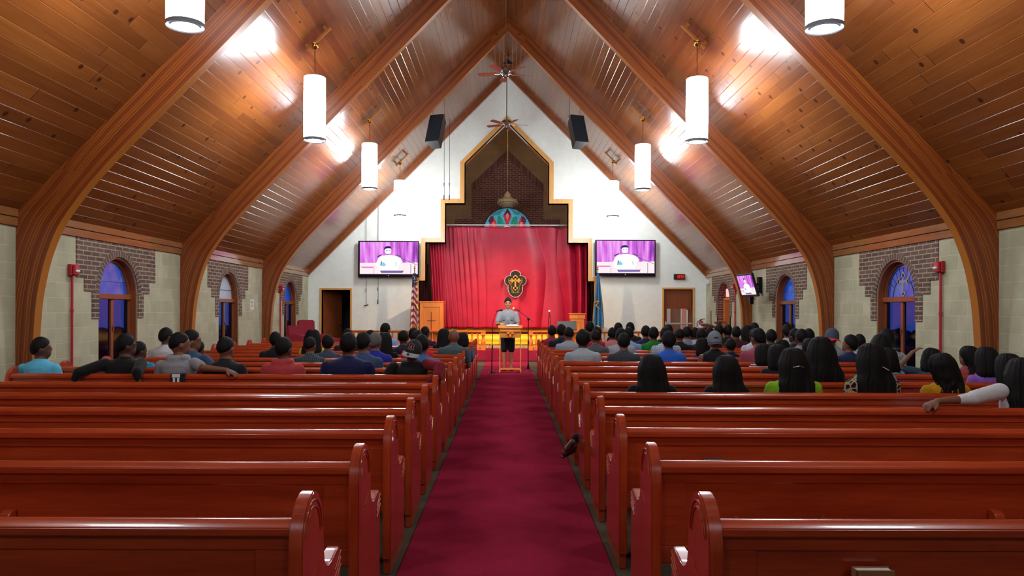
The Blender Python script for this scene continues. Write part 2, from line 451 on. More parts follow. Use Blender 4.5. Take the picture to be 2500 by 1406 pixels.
for sgn, nm in ((-1, 'left'), (1, 'right')):
    edges = [YB]
    for c in BAY_C: edges += arc_edges(c, OPW)
    edges += [YF]
    def solid(t):
        for i, c in enumerate(BAY_C):
            if abs(t - c) < OPW:
                door = (sgn > 0 and i == 2)
                return [(0.0, 0.0 if door else SILL), (arch_top(t - c), EAVE)]
        return [(0.0, SPR), (SPR, EAVE)]
    wb = MB(); strips(wb, edges, solid, 'x', sgn * WX, sgn * (WX + 0.22))
    wall = struct(wb.build('wall_' + nm, M['block'], smooth=False))
    for i, c in enumerate(BAY_C):
        bb = MB()
        e = sorted(set([c - 1.16, c - 0.96, c - 0.76, c + 0.76, c + 0.96, c + 1.16] + arc_edges(c, 0.677, 16) + [c - OPW, c + OPW]))
        def bs(t):
            d = abs(t - c)
            if d < OPW: return [(SPR, SPR), (arch_top(d, 0.677), 2.47)]
            if d < 0.677: return [(1.33, SPR), (arch_top(d, 0.677), 2.47)]
            if d < 0.76: return [(1.33, SPR), (SPR, 2.47)]
            if d < 0.96: return [(1.723, 1.8), (1.8, 2.47)]
            return [(1.916, 2.0), (2.0, 2.47)]
        strips(bb, e, bs, 'x', sgn * (WX - 0.012), sgn * WX)
        bb.build('brick_surround', M['brick_side'], wall, smooth=False)
        rb = MB(); N = 28
        for k in range(N):
            a0, a1 = math.pi * k / N, math.pi * (k + 1) / N
            q = [(c + r * math.cos(a), SPR + r * math.sin(a)) for a, r in ((a0, OPW), (a1, OPW), (a1, 0.677), (a0, 0.677))]
            xs, xw = sgn * (WX - 0.014), sgn * (WX + 0.02)
            v = [(xs, y, z) for y, z in q] + [(xw, y, z) for y, z in q]
            u0, u1 = a0 * 0.63, a1 * 0.63
            rb.add(v, [(0, 1, 2, 3), (0, 1, 5, 4), (2, 3, 7, 6)], 0, [[(u0, 0.02), (u1, 0.02), (u1, 0.12), (u0, 0.12)]] * 3)
        rb.build('brick_arch', M['brick_ring'], wall, smooth=False)

# glass of the lunettes: a blue film with a lighter cross in the near right one
def lunette_mat(name, base, light, kind):
    t = NT(name); tc = t.n('TexCoord').outputs['Object']
    nz = t.n('TexNoise', {'Vector': tc, 'Scale': 3.0, 'Detail': 4.0, 'Distortion': 1.5}).outputs[0]
    c = t.ramp(nz, [(0.4, base), (0.7, light)])
    tr = t.n('BsdfTransparent', {0: c}).outputs[0]
    gl = t.n('BsdfGlossy', {0: (0.8, 0.85, 1, 1), 1: 0.1}).outputs[0]
    df = t.n('BsdfTranslucent', {0: c}).outputs[0]
    if kind: df = t.n('BsdfDiffuse', {0: (0.55, 0.62, 0.68, 1)}).outputs[0]
    m1 = t.n('MixShader', {0: 0.75 if kind else 0.45, 1: tr, 2: df}).outputs[0]
    m2 = t.n('MixShader', {0: 0.12, 1: m1, 2: gl}).outputs[0]
    t.t.links.new(m2, t.out.inputs[0]); return t.m
M['lun'] = lunette_mat('blue_lunette_glass', (0.55, 0.62, 1.0, 1), (0.85, 0.9, 1.0, 1), 0)
M['lun_pale'] = lunette_mat('pale_lunette_glass', (0.9, 0.95, 1.0, 1), (1, 1, 1, 1), 1)
M['lun_deep'] = lunette_mat('deep_blue_lunette_glass', (0.30, 0.55, 1.0, 1), (0.5, 0.75, 1.0, 1), 0)
M['film'] = window_glass('dark_window_glass', (0.22, 0.32, 0.55, 1), 0.05)
M['emblem'] = plain('pale_emblem_glass', srgb(150, 140, 150), rough=0.5)
M['leading'] = plain('window_leading', srgb(30, 36, 60), rough=0.5)

wn_i = 0
def arch_window(sgn, c, lun, cross=False):
    global wn_i; wn_i += 1
    X = lambda d: sgn * (WX + d)
    mb = MB(); N = 20
    # timber liner and frame round the opening
    outl = [(c - OPW, SILL)] + [(c - OPW * math.cos(math.pi * k / N), SPR + OPW * math.sin(math.pi * k / N)) for k in range(N + 1)] + [(c + OPW, SILL)]
    inl = [(c - OPW + 0.03, SILL + 0.03)] + [(c - (OPW - 0.03) * math.cos(math.pi * k / N), SPR + (OPW - 0.03) * math.sin(math.pi * k / N)) for k in range(N + 1)] + [(c + OPW - 0.03, SILL + 0.03)]
    inn = [(c - OPW + 0.075, SILL + 0.075)] + [(c - (OPW - 0.075) * math.cos(math.pi * k / N), SPR + (OPW - 0.075) * math.sin(math.pi * k / N)) for k in range(N + 1)] + [(c + OPW - 0.075, SILL + 0.075)]
    mb.band(outl, inl, 'x', X(0.015), X(0.20)); mb.band(inl, inn, 'x', X(0.11), X(0.16))
    mb.prism([(c - OPW, SILL), (c + OPW, SILL), (c + OPW - 0.075, SILL + 0.075), (c - OPW + 0.075, SILL + 0.075)], 'x', X(0.0), X(0.18))
    fr = struct(mb.build('window_%d' % wn_i, M['frame']))
    MB().box(min(X(0.075), X(0.16)), max(X(0.075), X(0.16)), c - OPW + 0.03, c + OPW - 0.03, SPR - 0.07, SPR + 0.01).build('transom', M['frame'], fr, bevel=0.008)
    MB().box(min(X(0.10), X(0.155)), max(X(0.10), X(0.155)), c - 0.035, c + 0.035, SILL + 0.07, SPR - 0.07).build('mullion', M['frame'], fr, bevel=0.006)
    for k in (-1, 1):
        y0, y1 = sorted((c + k * 0.035, c + k * (OPW - 0.075)))
        MB().box(min(X(0.128), X(0.134)), max(X(0.128), X(0.134)), y0, y1, SILL + 0.07, SPR - 0.07).build('pane', M['film'], fr, smooth=False)
    MB().cyl((X(0.085), c, 1.12), (X(0.085), c, 1.22), 0.008).box(min(X(0.08), X(0.10)), max(X(0.08), X(0.10)), c - 0.012, c + 0.012, 1.15, 1.19).build('handle', M['brass'], fr)
    lm = MB(); pts = [(c - (OPW - 0.075) * math.cos(math.pi * k / N), SPR + (OPW - 0.075) * math.sin(math.pi * k / N)) for k in range(N + 1)]
    lm.prism(pts, 'x', X(0.13), X(0.136)); lm.build('lunette_pane', lun, fr, smooth=False)
    # leading drawn in thin bars
    ld = MB()
    if cross:
        for a in range(2, 10):
            t = math.pi * a / 12
            ld.tube([(X(0.126), c + 0.30 * math.cos(t), SPR + 0.30 * math.sin(t)), (X(0.126), c + 0.46 * math.cos(t), SPR + 0.46 * math.sin(t))], 0.004, 4)
        ld.tube([(X(0.126), c + 0.30 * math.cos(math.pi * k / 16), SPR + 0.30 * math.sin(math.pi * k / 16)) for k in range(17)], 0.006, 4)
        ld.tube([(X(0.126), c + 0.46 * math.cos(math.pi * k / 16), SPR + 0.02 + 0.44 * math.sin(math.pi * k / 16)) for k in range(17)], 0.005, 4)
        ld.build('leading', M['leading'], fr)
        em = MB(); zc_ = SPR + 0.21
        def lobe(y, z, r): em.cyl((X(0.118), c + y, z), (X(0.126), c + y, z), r, n=14)
        em.box(min(X(0.118), X(0.126)), max(X(0.118), X(0.126)), c - 0.018, c + 0.018, SPR + 0.05, SPR + 0.36)
        em.box(min(X(0.119), X(0.127)), max(X(0.119), X(0.127)), c - 0.14, c + 0.14, zc_ + 0.02, zc_ + 0.055)
        for y, z in ((0, SPR + 0.37), (0.028, SPR + 0.335), (-0.028, SPR + 0.335), (0.15, zc_ + 0.037), (-0.15, zc_ + 0.037), (0.13, zc_ + 0.065), (-0.13, zc_ + 0.065),
                     (0.13, zc_ + 0.01), (-0.13, zc_ + 0.01), (0, SPR + 0.04), (0.035, SPR + 0.065), (-0.035, SPR + 0.065)): lobe(y, z, 0.03)
        em.build('cross_emblem', M['emblem'], fr)
    else:
        ld.tube([(X(0.126), c - 0.49, SPR + 0.2), (X(0.126), c + 0.49, SPR + 0.2)], 0.005, 4)
        ld.build('leading', M['leading'], fr)
    return fr
arch_window(-1, BAY_C[0], M['lun']); arch_window(-1, BAY_C[1], M['lun_pale']); arch_window(-1, BAY_C[2], M['lun_deep'])
arch_window(1, BAY_C[0], M['lun'], cross=True); arch_window(1, BAY_C[1], M['lun_deep'])

# outside: dusk garden, low hedge and lawn seen through the windows
lawn = MB()
for s in (-1, 1): lawn.box(min(s * (WX + 0.25), s * 40), max(s * (WX + 0.25), s * 40), -10, 60, -0.45, -0.36)
tag(lawn.build('lawn', plain('dusk_lawn', srgb(50, 66, 50), rough=0.95)), 'dark lawn outside the side windows', 'lawn', kind='stuff')
for s in (-1, 1):
    hb = MB(); rr = random.Random(3 + s)
    for k in range(90):
        y = 8 + k * 0.36
        hb.ellip((s * (WX + 3.4 + rr.uniform(-0.2, 0.2)), y, 0.30 + rr.uniform(0, 0.1)), (0.5, 0.42, 0.50 + rr.uniform(0, 0.25)), 10, 7)
    tag(hb.build('hedge', plain('hedge_leaves', srgb(36, 50, 44), rough=0.9)),
        'dark clipped hedge outside the %s windows' % ('left' if s < 0 else 'right'), 'hedge', 'hedges outside the windows')

M['brick_lining'] = masonry('brick_lining', 'xz', srgb(84, 52, 48), srgb(112, 70, 62), srgb(160, 140, 112), 0.215, 0.0675, 0.008, bump=0.5, tone=0.3)
# right bay nearest the front: brick arched doorway with a wooden door
c = BAY_C[2]
rv = MB(); N = 20
OQ = OPW - 0.008
path = [(c - OQ, 0.0)] + [(c - OQ * math.cos(math.pi * k / N), SPR + OQ * math.sin(math.pi * k / N)) for k in range(N + 1)] + [(c + OQ, 0.0)]
o2 = [(c - OPW - 0.08, 0.0)] + [(c - (OPW + 0.08) * math.cos(math.pi * k / N), SPR + (OPW + 0.08) * math.sin(math.pi * k / N)) for k in range(N + 1)] + [(c + OPW + 0.08, 0.0)]
rv.band(path, o2, 'x', WX + 0.0, WX + 0.22)
d3 = struct(rv.build('door_3', M['brick_back'], smooth=False))
lf = MB(); lf.prism([(c - OPW, 0.0)] + [(c - OPW * math.cos(math.pi * k / N), SPR + OPW * math.sin(math.pi * k / N)) for k in range(N + 1)] + [(c + OPW, 0.0)], 'x', WX + 0.19, WX + 0.23)
lf.build('door_leaf', M['oak_brown'], d3, bevel=0.003)
cs = MB()
for y in (c - OPW + 0.03, c + OPW - 0.03): cs.box(WX + 0.15, WX + 0.19, y - 0.03, y + 0.03, 0, SPR + 0.1)
cs.box(WX + 0.15, WX + 0.19, c - OPW, c + OPW, SPR + 0.08, SPR + 0.16)
cs.build('door_frame', M['oak'], d3, bevel=0.004)
MB().box(WX + 0.10, WX + 0.19, c - 0.35, c + 0.14, SPR + 0.18, SPR + 0.40).build('exit_light', glow('pink_sign_face', srgb(240, 150, 150), 1.2), d3)

# eave boards, one length per bay, either side
tn = 0
spans = [(YB, ARCH_Y[0])] + [(ARCH_Y[k] + 0.135, ARCH_Y[k + 1]) for k in range(4)] + [(ARCH_Y[4] + 0.135, YF)]
for sgn in (-1, 1):
    for a, b in spans:
        if b < 0: continue
        tn += 1
        tb = MB()
        for z0, z1, d in ((2.47, 2.573, 0.03), (2.583, 2.68, 0.036)):
            tb.box(min(sgn * (WX - d), sgn * WX), max(sgn * (WX - d), sgn * WX), a + 0.002, b - 0.002, z0, z1)
        struct(tb.build('trim_%d' % tn, M['eave'], bevel=0.003))

# rear wall behind the viewer and the arches' near bays close the room
rw = MB(); rw.prism([(-WX - 0.25, 0), (WX + 0.25, 0), (WX + 0.25, EAVE), (0, RIDGE + 0.3), (-WX - 0.25, EAVE)], 'y', YB - 0.2, YB)
struct(rw.build('wall_rear', M['back_wall'], smooth=False))

# ---------------------------------------------------------------- glulam arches
inner = [(5.78, 0), (5.765, 0.6), (5.74, 1.13), (5.705, 1.566), (5.64, 1.92), (5.57, 2.165), (5.477, 2.40), (5.376, 2.58), (5.165, 2.875), (4.948, 3.13),
         (4.645, 3.455), (4.14, 3.965), (3.58, 4.545), (2.88, 5.27), (1.5, 6.70), (0.0, 8.26)]
outer = [(WX, 0), (WX, 0.6), (WX, 1.13), (WX, 1.566), (WX, 1.95), (WX, 2.25), (WX, 2.5), (5.93, zc(5.93)), (5.72, zc(5.72)), (5.45, zc(5.45)),
         (5.06, zc(5.06)), (4.5, zc(4.5)), (3.9, zc(3.9)), (3.17, zc(3.17)), (1.68, zc(1.68)), (0.0, zc(0))]
def refine(P, n=4):
    out = []
    for i in range(len(P) - 1):
        p0 = P[max(i - 1, 0)]; p1 = P[i]; p2 = P[i + 1]; p3 = P[min(i + 2, len(P) - 1)]
        for k in range(n):
            t = k / n
            out.append(tuple(0.5 * ((2 * p1[j]) + (-p0[j] + p2[j]) * t + (2 * p0[j] - 5 * p1[j] + 4 * p2[j] - p3[j]) * t * t + (-p0[j] + 3 * p1[j] - 3 * p2[j] + p3[j]) * t ** 3) for j in (0, 1)))
    out.append(P[-1]); return out
inn_r = refine(inner)
out_r = []
for i in range(len(outer) - 1):
    for k in range(4):
        t = k / 4; out_r.append((outer[i][0] + (outer[i + 1][0] - outer[i][0]) * t, outer[i][1] + (outer[i + 1][1] - outer[i][1]) * t))
out_r.append(outer[-1])
def rib_mesh(sgn, w, inn):
    mb = MB(); n = len(inn); s = 0.0; us = [0.0]
    for i in range(1, n):
        s += math.hypot(inn[i][0] - inn[i - 1][0], inn[i][1] - inn[i - 1][1]); us.append(s)
    vs = []
    for i in range(n):
        (xi, zi), (xo, zo) = inn[i], out_r[i]
        vs += [(sgn * xi, 0, zi), (sgn * xo, 0, zo), (sgn * xo, w, zo), (sgn * xi, w, zi)]
    for i in range(n - 1):
        a, b = 4 * i, 4 * i + 4
        dep0 = math.hypot(out_r[i][0] - inn[i][0], out_r[i][1] - inn[i][1]); dep1 = math.hypot(out_r[i + 1][0] - inn[i + 1][0], out_r[i + 1][1] - inn[i + 1][1])
        u0, u1 = us[i], us[i + 1]
        q = [vs[a], vs[a + 1], vs[b + 1], vs[b]]
        mb.add(q, [(0, 1, 2, 3)], 0, [[(u0, 0), (u0, dep0), (u1, dep1), (u1, 0)]])
        q = [vs[a + 3], vs[a + 2], vs[b + 2], vs[b + 3]]
        mb.add(q, [(0, 1, 2, 3)], 0, [[(u0, 0), (u0, dep0), (u1, dep1), (u1, 0)]])
        q = [vs[a], vs[a + 3], vs[b + 3], vs[b]]
        mb.add(q, [(0, 1, 2, 3)], 0, [[(u0, 0.002), (u0, 0.004), (u1, 0.004), (u1, 0.002)]])
        q = [vs[a + 1], vs[a + 2], vs[b + 2], vs[b + 1]]
        mb.add(q, [(0, 1, 2, 3)], 0, [[(u0, 0.3), (u0, 0.31), (u1, 0.31), (u1, 0.3)]])
    mb.add([vs[0], vs[1], vs[2], vs[3]], [(0, 1, 2, 3)], 0, [[(0, 0), (0, 0.1), (0.1, 0.1), (0.1, 0)]])
    e = vs[-4:]; mb.add(e, [(0, 1, 2, 3)], 0, [[(0, 0), (0, 0.1), (0.1, 0.1), (0.1, 0)]])
    return mb.mesh('rib', doubles=True, angle=40)
rib_me = {s: rib_mesh(s, 0.135, inn_r) for s in (-1, 1)}
for m_ in rib_me.values(): m_.materials.append(M['glulam'])
arch_lab = ['curved glulam timber arch behind the viewer', 'curved glulam timber arch over the rear pews',
            'nearest curved glulam timber arch in view, its ribs framing the photo left and right',
            'middle curved glulam timber arch, second in view from the camera',
            'farthest free-standing glulam timber arch, just before the white front wall']
for k, y in enumerate(ARCH_Y):
    if k < 1: continue
    a = tag(empty('timber_arch', (0, y, 0)), arch_lab[k], 'arch', 'glulam arches across the nave')
    for s in (-1, 1):
        o = link(bpy.data.objects.new('arch_rib', rib_me[s]), a)
        o.location = (0, 0, 0)
    if k == 4:
        for s in (-1, 1):
            MB().cyl((s * 0.28, -0.012, 8.18), (s * 0.28, 0.0, 8.18), 0.028).build('bolt_plug', plain('dark_plug', srgb(70, 34, 24), 0.6), a)
# slim half arch against the front wall
gap = [(x, zc(x) - (0.17 - 0.0 * x)) for x in (WX, 4, 2, 0)]
wr = MB()
for s in (-1, 1):
    for i in range(3):
        (x0, z0), (x1, z1) = gap[i], gap[i + 1]
        wr.prism([(s * x0, z0), (s * x1, z1), (s * x1, zc(x1)), (s * x0, zc(x0))], 'y', YF - 0.13, YF)
tn += 1; struct(wr.build('trim_%d' % tn, M['eave_dark'] if 'eave_dark' in M else M['frame'], smooth=False))

# ---------------------------------------------------------------- front wall with the stepped opening
CX = -0.02
outer_o = [(2.75, 0.32), (2.75, 2.489), (2.566, 2.489), (2.566, 3.637), (1.98, 3.637), (1.98, 4.809), (1.40, 4.809), (1.40, 5.917), (0, 7.30)]
inner_o = [(2.60, 0.32), (2.60, 2.339), (2.416, 2.339), (2.416, 3.487), (1.83, 3.487), (1.83, 4.659), (1.25, 4.659), (1.25, 5.855), (0, 7.09)]
D1 = (-5.56, -4.70, 2.07); D2 = (4.70, 5.56, 2.12)
def top_open(t):
    a = abs(t - CX)
    if a < 1.25: return 7.09 - a * (7.09 - 5.855) / 1.25
    if a < 1.83: return 4.659
    if a < 2.416: return 3.487
    if a < 2.60: return 2.339
    return 0.0
def fsolid(t):
    if D1[0] < t < D1[1]: return [(D1[2], zc(t))]
    if D2[0] < t < D2[1]: return [(D2[2], zc(t))]
    return [(top_open(t), zc(t))]
edges = sorted([-WX, WX, D1[0], D1[1], D2[0], D2[1], 0.0] + [CX + s * v for s in (-1, 1) for v in (0.0, 1.25, 1.83, 2.416, 2.60)])
edges = [e for i, e in enumerate(edges) if i == 0 or e - edges[i - 1] > 1e-4]
fw = MB(); strips(fw, edges, fsolid, 'y', YF, YF + 0.2)
struct(fw.build('wall_front', M['white_wall'], smooth=False))
gt = MB()
for s in (-1, 1):
    A = [(CX + s * x, z) for x, z in outer_o]; B = [(CX + s * x, z) for x, z in inner_o]
    gt.band(A, B, 'y', YF - 0.03, YF)
    for i in range(len(B) - 1):          # the oak lining of the opening's thickness
        (xa, za), (xb, zb) = B[i], B[i + 1]
        gt.prism([(xa, za), (xb, zb), (xb + s * 0.02, zb + 0.02), (xa + s * 0.02, za + 0.02)], 'y', YF - 0.03, YF + 0.21)
tn += 1; struct(gt.build('trim_%d' % tn, M['gold_trim'], smooth=False))

# chancel beyond the opening
BYK = 27.3
brown = plain('chancel_side_paint', srgb(150, 116, 84), rough=0.85)
for s, nm in ((-1, 'chancel_left'), (1, 'chancel_right')):
    struct(MB().box(min(s * 3.2, s * 3.35), max(s * 3.2, s * 3.35), YF + 0.2, BYK, 0, 5.7).build('wall_' + nm, brown, smooth=False))
struct(MB().prism([(-3.4, 0), (3.4, 0), (3.4, 5.7), (0, 9.0), (-3.4, 5.7)], 'y', BYK, BYK + 0.2).build('wall_chancel_back', M['block_back'], smooth=False))
cc = MB()
for s in (-1, 1): cc.prism([(s * 3.45, 5.6), (0, 8.95), (0, 9.1), (s * 3.45, 5.75)], 'y', YF + 0.19, BYK + 0.1)
struct(cc.build('ceiling_chancel', M['ceil'], smooth=False))
bk = MB(); LZ, LR = 4.32, 0.87
def bsol(t):
    a = abs(t)
    if a < LR + 0.11: lo = LZ + math.sqrt((LR + 0.11) ** 2 - a * a)
    else: lo = 0.4
    if a < 1.31: return [(lo, 7.31 - a * (7.31 - 6.06) / 1.31 - 0.0)]
    return [(0.4, 4.805)]
e = sorted([-1.91, 1.91, -1.31, 1.31, 0.0] + arc_edges(0, LR + 0.11, 20))
e = [v for i, v in enumerate(e) if i == 0 or v - e[i - 1] > 1e-4]
strips(bk, e, bsol, 'y', BYK - 0.02, BYK)
wb_ = bpy.data.objects['wall_chancel_back']
bk.build('brick_gable', M['brick_back'], wb_, smooth=False)
rb = MB(); N = 40
for k in range(N):
    a0, a1 = math.pi * k / N, math.pi * (k + 1) / N
    q = [(r * math.cos(a), LZ + r * math.sin(a)) for a, r in ((a0, LR), (a1, LR), (a1, LR + 0.115), (a0, LR + 0.115))]
    rb.add([(x, BYK - 0.03, z) for x, z in q], [(0, 1, 2, 3)], 0, [[(a0 * 0.92, 0.02), (a1 * 0.92, 0.02), (a1 * 0.92, 0.13), (a0 * 0.92, 0.13)]])
for s in (-1, 1):                        # soldier course up the gable
    n = 12
    for k in range(n):
        t0, t1 = k / n, (k + 1) / n
        p0, p1 = (s * 1.31 * (1 - t0), 6.06 + 1.25 * t0), (s * 1.31 * (1 - t1), 6.06 + 1.25 * t1)
        L0, L1 = 1.81 * t0, 1.81 * t1
        rb.add([(p0[0], BYK - 0.026, p0[1]), (p1[0], BYK - 0.026, p1[1]), (p1[0], BYK - 0.026, p1[1] - 0.30), (p0[0], BYK - 0.026, p0[1] - 0.30)], [(0, 1, 2, 3)], 0,
               [[(L0, 0.02), (L1, 0.02), (L1, 0.22), (L0, 0.22)]])
rb.build('brick_arch', M['brick_back_ring'], wb_, smooth=False)

# stained glass lunette
sg = tag(empty('stained_glass_window', (0, BYK - 0.04, LZ)), 'half-round stained glass window of red and teal petals above the red curtain', 'stained glass')
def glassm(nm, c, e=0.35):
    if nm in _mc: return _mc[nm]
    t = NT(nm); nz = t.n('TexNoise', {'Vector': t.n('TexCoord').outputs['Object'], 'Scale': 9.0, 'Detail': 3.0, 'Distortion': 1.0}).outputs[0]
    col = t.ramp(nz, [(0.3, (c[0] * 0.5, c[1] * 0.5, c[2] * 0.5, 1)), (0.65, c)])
    _mc[nm] = t.bsdf(color=col, rough=0.2, emit=col, es=e); return _mc[nm]  # faint glow of the glass stands in for sky light behind it
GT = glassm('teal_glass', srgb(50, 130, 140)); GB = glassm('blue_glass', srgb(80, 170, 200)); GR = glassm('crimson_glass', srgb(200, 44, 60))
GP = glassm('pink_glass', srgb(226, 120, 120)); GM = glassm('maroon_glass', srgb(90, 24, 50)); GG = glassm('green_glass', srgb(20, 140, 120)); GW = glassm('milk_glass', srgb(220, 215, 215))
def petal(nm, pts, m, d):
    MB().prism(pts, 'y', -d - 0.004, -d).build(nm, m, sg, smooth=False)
half = [(LR * math.cos(math.pi * k / 32), LR * math.sin(math.pi * k / 32)) for k in range(33)]
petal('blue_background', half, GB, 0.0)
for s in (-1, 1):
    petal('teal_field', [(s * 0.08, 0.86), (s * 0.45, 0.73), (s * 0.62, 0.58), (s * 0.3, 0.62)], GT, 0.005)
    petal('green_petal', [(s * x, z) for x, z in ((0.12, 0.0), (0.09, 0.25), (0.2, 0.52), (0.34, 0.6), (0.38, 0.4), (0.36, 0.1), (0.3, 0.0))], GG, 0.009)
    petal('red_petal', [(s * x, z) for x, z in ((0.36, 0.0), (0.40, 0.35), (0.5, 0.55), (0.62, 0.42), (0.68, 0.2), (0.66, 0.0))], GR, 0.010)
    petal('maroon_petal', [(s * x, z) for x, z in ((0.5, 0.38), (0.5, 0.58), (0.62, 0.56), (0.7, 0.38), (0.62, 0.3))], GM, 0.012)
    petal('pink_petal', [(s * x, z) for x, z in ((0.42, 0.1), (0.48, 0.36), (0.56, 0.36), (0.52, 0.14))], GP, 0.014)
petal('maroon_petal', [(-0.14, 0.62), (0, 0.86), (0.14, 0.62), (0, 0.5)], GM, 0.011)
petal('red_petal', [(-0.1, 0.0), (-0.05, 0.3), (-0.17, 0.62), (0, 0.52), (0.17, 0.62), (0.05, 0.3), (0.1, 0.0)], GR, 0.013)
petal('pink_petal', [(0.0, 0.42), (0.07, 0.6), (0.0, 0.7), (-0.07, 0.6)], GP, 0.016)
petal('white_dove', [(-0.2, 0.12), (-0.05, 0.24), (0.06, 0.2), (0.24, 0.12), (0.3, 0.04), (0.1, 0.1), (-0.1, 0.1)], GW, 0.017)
MB().tube([(LR * math.cos(math.pi * k / 32), -0.02, LR * math.sin(math.pi * k / 32)) for k in range(33)], 0.012, 6).build('lead_rim', M['leading'], sg)

# chancel platform: one carpeted step up
pl = MB().box(-4.62, 4.62, 21.64, YF - 0.002, 0.0, 0.32).box(-2.58, 2.55, YF - 0.01, BYK - 0.04, 0.0, 0.32)
tag(pl.build('chancel_platform', M['red_carpet'], bevel=0.02, seg=2), 'red carpeted platform one step up before the front wall', 'platform')
NOS = MB().box(-4.62, 4.62, 21.625, 21.66, 0.24, 0.30)

# ---------------------------------------------------------------- doors of the front wall
def door_case(n, x0, x1, zt, leaf_open):
    fb = MB(); w = 0.055
    o_ = [(x0 - w, 0), (x0 - w, zt + w), (x1 + w, zt + w), (x1 + w, 0)]; i_ = [(x0, 0), (x0, zt), (x1, zt), (x1, 0)]
    fb.band(o_, i_, 'y', YF - 0.025, YF + 0.205)
    f = struct(fb.build('door_%d' % n, M['gold_trim'], bevel=0.004))
    if leaf_open:
        lf = MB().box(0, x1 - x0 - 0.01, 0, 0.045, 0.01, zt - 0.01).build('door_leaf', M['door'], f, bevel=0.003)
        lf.location = (x0 + 0.005, YF + 0.21, 0); lf.rotation_euler = (0, 0, R(62))
        hb = MB().cyl((x1 - x0 - 0.08, 0.0, 1.0), (x1 - x0 - 0.08, -0.05, 1.0), 0.012).cyl((x1 - x0 - 0.08, -0.05, 1.0), (x1 - x0 - 0.2, -0.05, 1.0), 0.009)
        hb.build('door_handle', M['chrome'], lf)
    else:
        lf = MB().box(x0 + 0.003, x1 - 0.003, YF + 0.10, YF + 0.145, 0.01, zt - 0.003).build('door_leaf', M['door'], f, bevel=0.003)
        MB().cyl((x0 + 0.08, YF + 0.10, 1.0), (x0 + 0.08, YF + 0.05, 1.0), 0.02).build('door_handle', M['chrome'], lf)
    return f
door_case(1, D1[0], D1[1], D1[2], True)
door_case(2, D2[0], D2[1], D2[2], False)
# dim rooms behind the two doors
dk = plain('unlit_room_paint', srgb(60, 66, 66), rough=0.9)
for s, nm in ((-1, 'side_room_left'), (1, 'side_room_right')):
    rb = MB(); a, b = sorted((s * 3.4, s * 6.3))
    rb.box(a, b, 25.4, 25.5, 0, 2.8).box(a, b, YF + 0.2, 25.5, 2.75, 2.85).box(a - 0.1, a, YF + 0.2, 25.5, 0, 2.8).box(b, b + 0.1, YF + 0.2, 25.5, 0, 2.8)
    struct(rb.build('wall_' + nm, dk, smooth=False))

# ---------------------------------------------------------------- curtain, rod and emblem
def curtain_mat():
    t = NT('crimson_satin_curtain'); tc = t.n('TexCoord').outputs['Object']
    nz = t.n('TexNoise', {'Vector': tc, 'Scale': 2.0, 'Detail': 3.0}).outputs[0]
    return t.bsdf(color=t.ramp(nz, [(0.3, srgb(160, 18, 46)), (0.7, srgb(184, 28, 60))]), rough=0.42, spec=0.35)
M['curtain'] = curtain_mat()
def cloth_grid(nu, nv, fn, thick=0.004):
    vs = [fn(i / nu, j / nv) for j in range(nv + 1) for i in range(nu + 1)]
    fs = [(j * (nu + 1) + i, j * (nu + 1) + i + 1, (j + 1) * (nu + 1) + i + 1, (j + 1) * (nu + 1) + i) for j in range(nv) for i in range(nu)]
    return vs, fs
def fold(u, v):
    a = 0.020 + 0.13 * max(0, (u - 0.45)) ** 0.6 + (0.035 if u < 0.10 else 0)
    ph = 22 * u + 6 * math.sin(5 * u) + (30 * (0.1 - u) * 4 if u < 0.1 else 0) + 0.25 * math.sin(3 * v + 9 * u)
    q = ph * math.pi * 0.9 + 0.18 * math.sin(2.0 * v + 7 * u)
    return a * (1.6 * (1 - abs(math.sin(q)) ** 0.7) + 0.5 * math.sin(ph * 5.3 + 1.5 * v) - 0.8) * (1.0 - 0.15 * v)
def cur(u, v):
    xl = -2.42 + 0.17 * (v ** 1.0); xr = 2.42
    x = xl + (xr - xl) * u
    z = 4.03 - (4.03 - 0.935) * v
    if v < 0.04: z -= 0.02 * abs(math.sin(u * 3.14159 * 22)) * (1 if u < 0.8 else 3.0) * (0.04 - v) / 0.04
    if v > 0.985: z += 0.012 * math.sin(u * 60)
    return (x, YF + 0.42 + fold(u, v), z)
cv, cf = cloth_grid(420, 60, cur)
co = MB().add(cv, cf).build('curtain', M['curtain'], angle=180)
sm = co.modifiers.new('thick', 'SOLIDIFY'); sm.thickness = 0.004
tag(co, 'wide crimson sanctuary curtain hanging from a white rod inside the stepped opening', 'curtain')
rd = MB().cyl((-2.58, YF + 0.40, 4.075), (2.58, YF + 0.40, 4.075), 0.018)
tag(rd.build('curtain_rod', M['white']), 'thin white rod carrying the crimson curtain', 'curtain rod')
rg = MB()
# purple side drapes just inside the opening
for s in (-1, 1):
    def dr(u, v, s=s): return (s * (2.45 + 0.14 * u), YF + 0.75 + 0.02 * math.sin(u * 12), 2.9 - 2.575 * v)
    v_, f_ = cloth_grid(10, 2, dr)
    o = MB().add(v_, f_).build('side_drape', plain('plum_drape', srgb(92, 34, 50), rough=0.8))
    m_ = o.modifiers.new('thick', 'SOLIDIFY'); m_.thickness = 0.01
    tag(o, 'narrow plum drape at the %s edge of the stepped opening' % ('left' if s < 0 else 'right'), 'drape', 'plum side drapes')

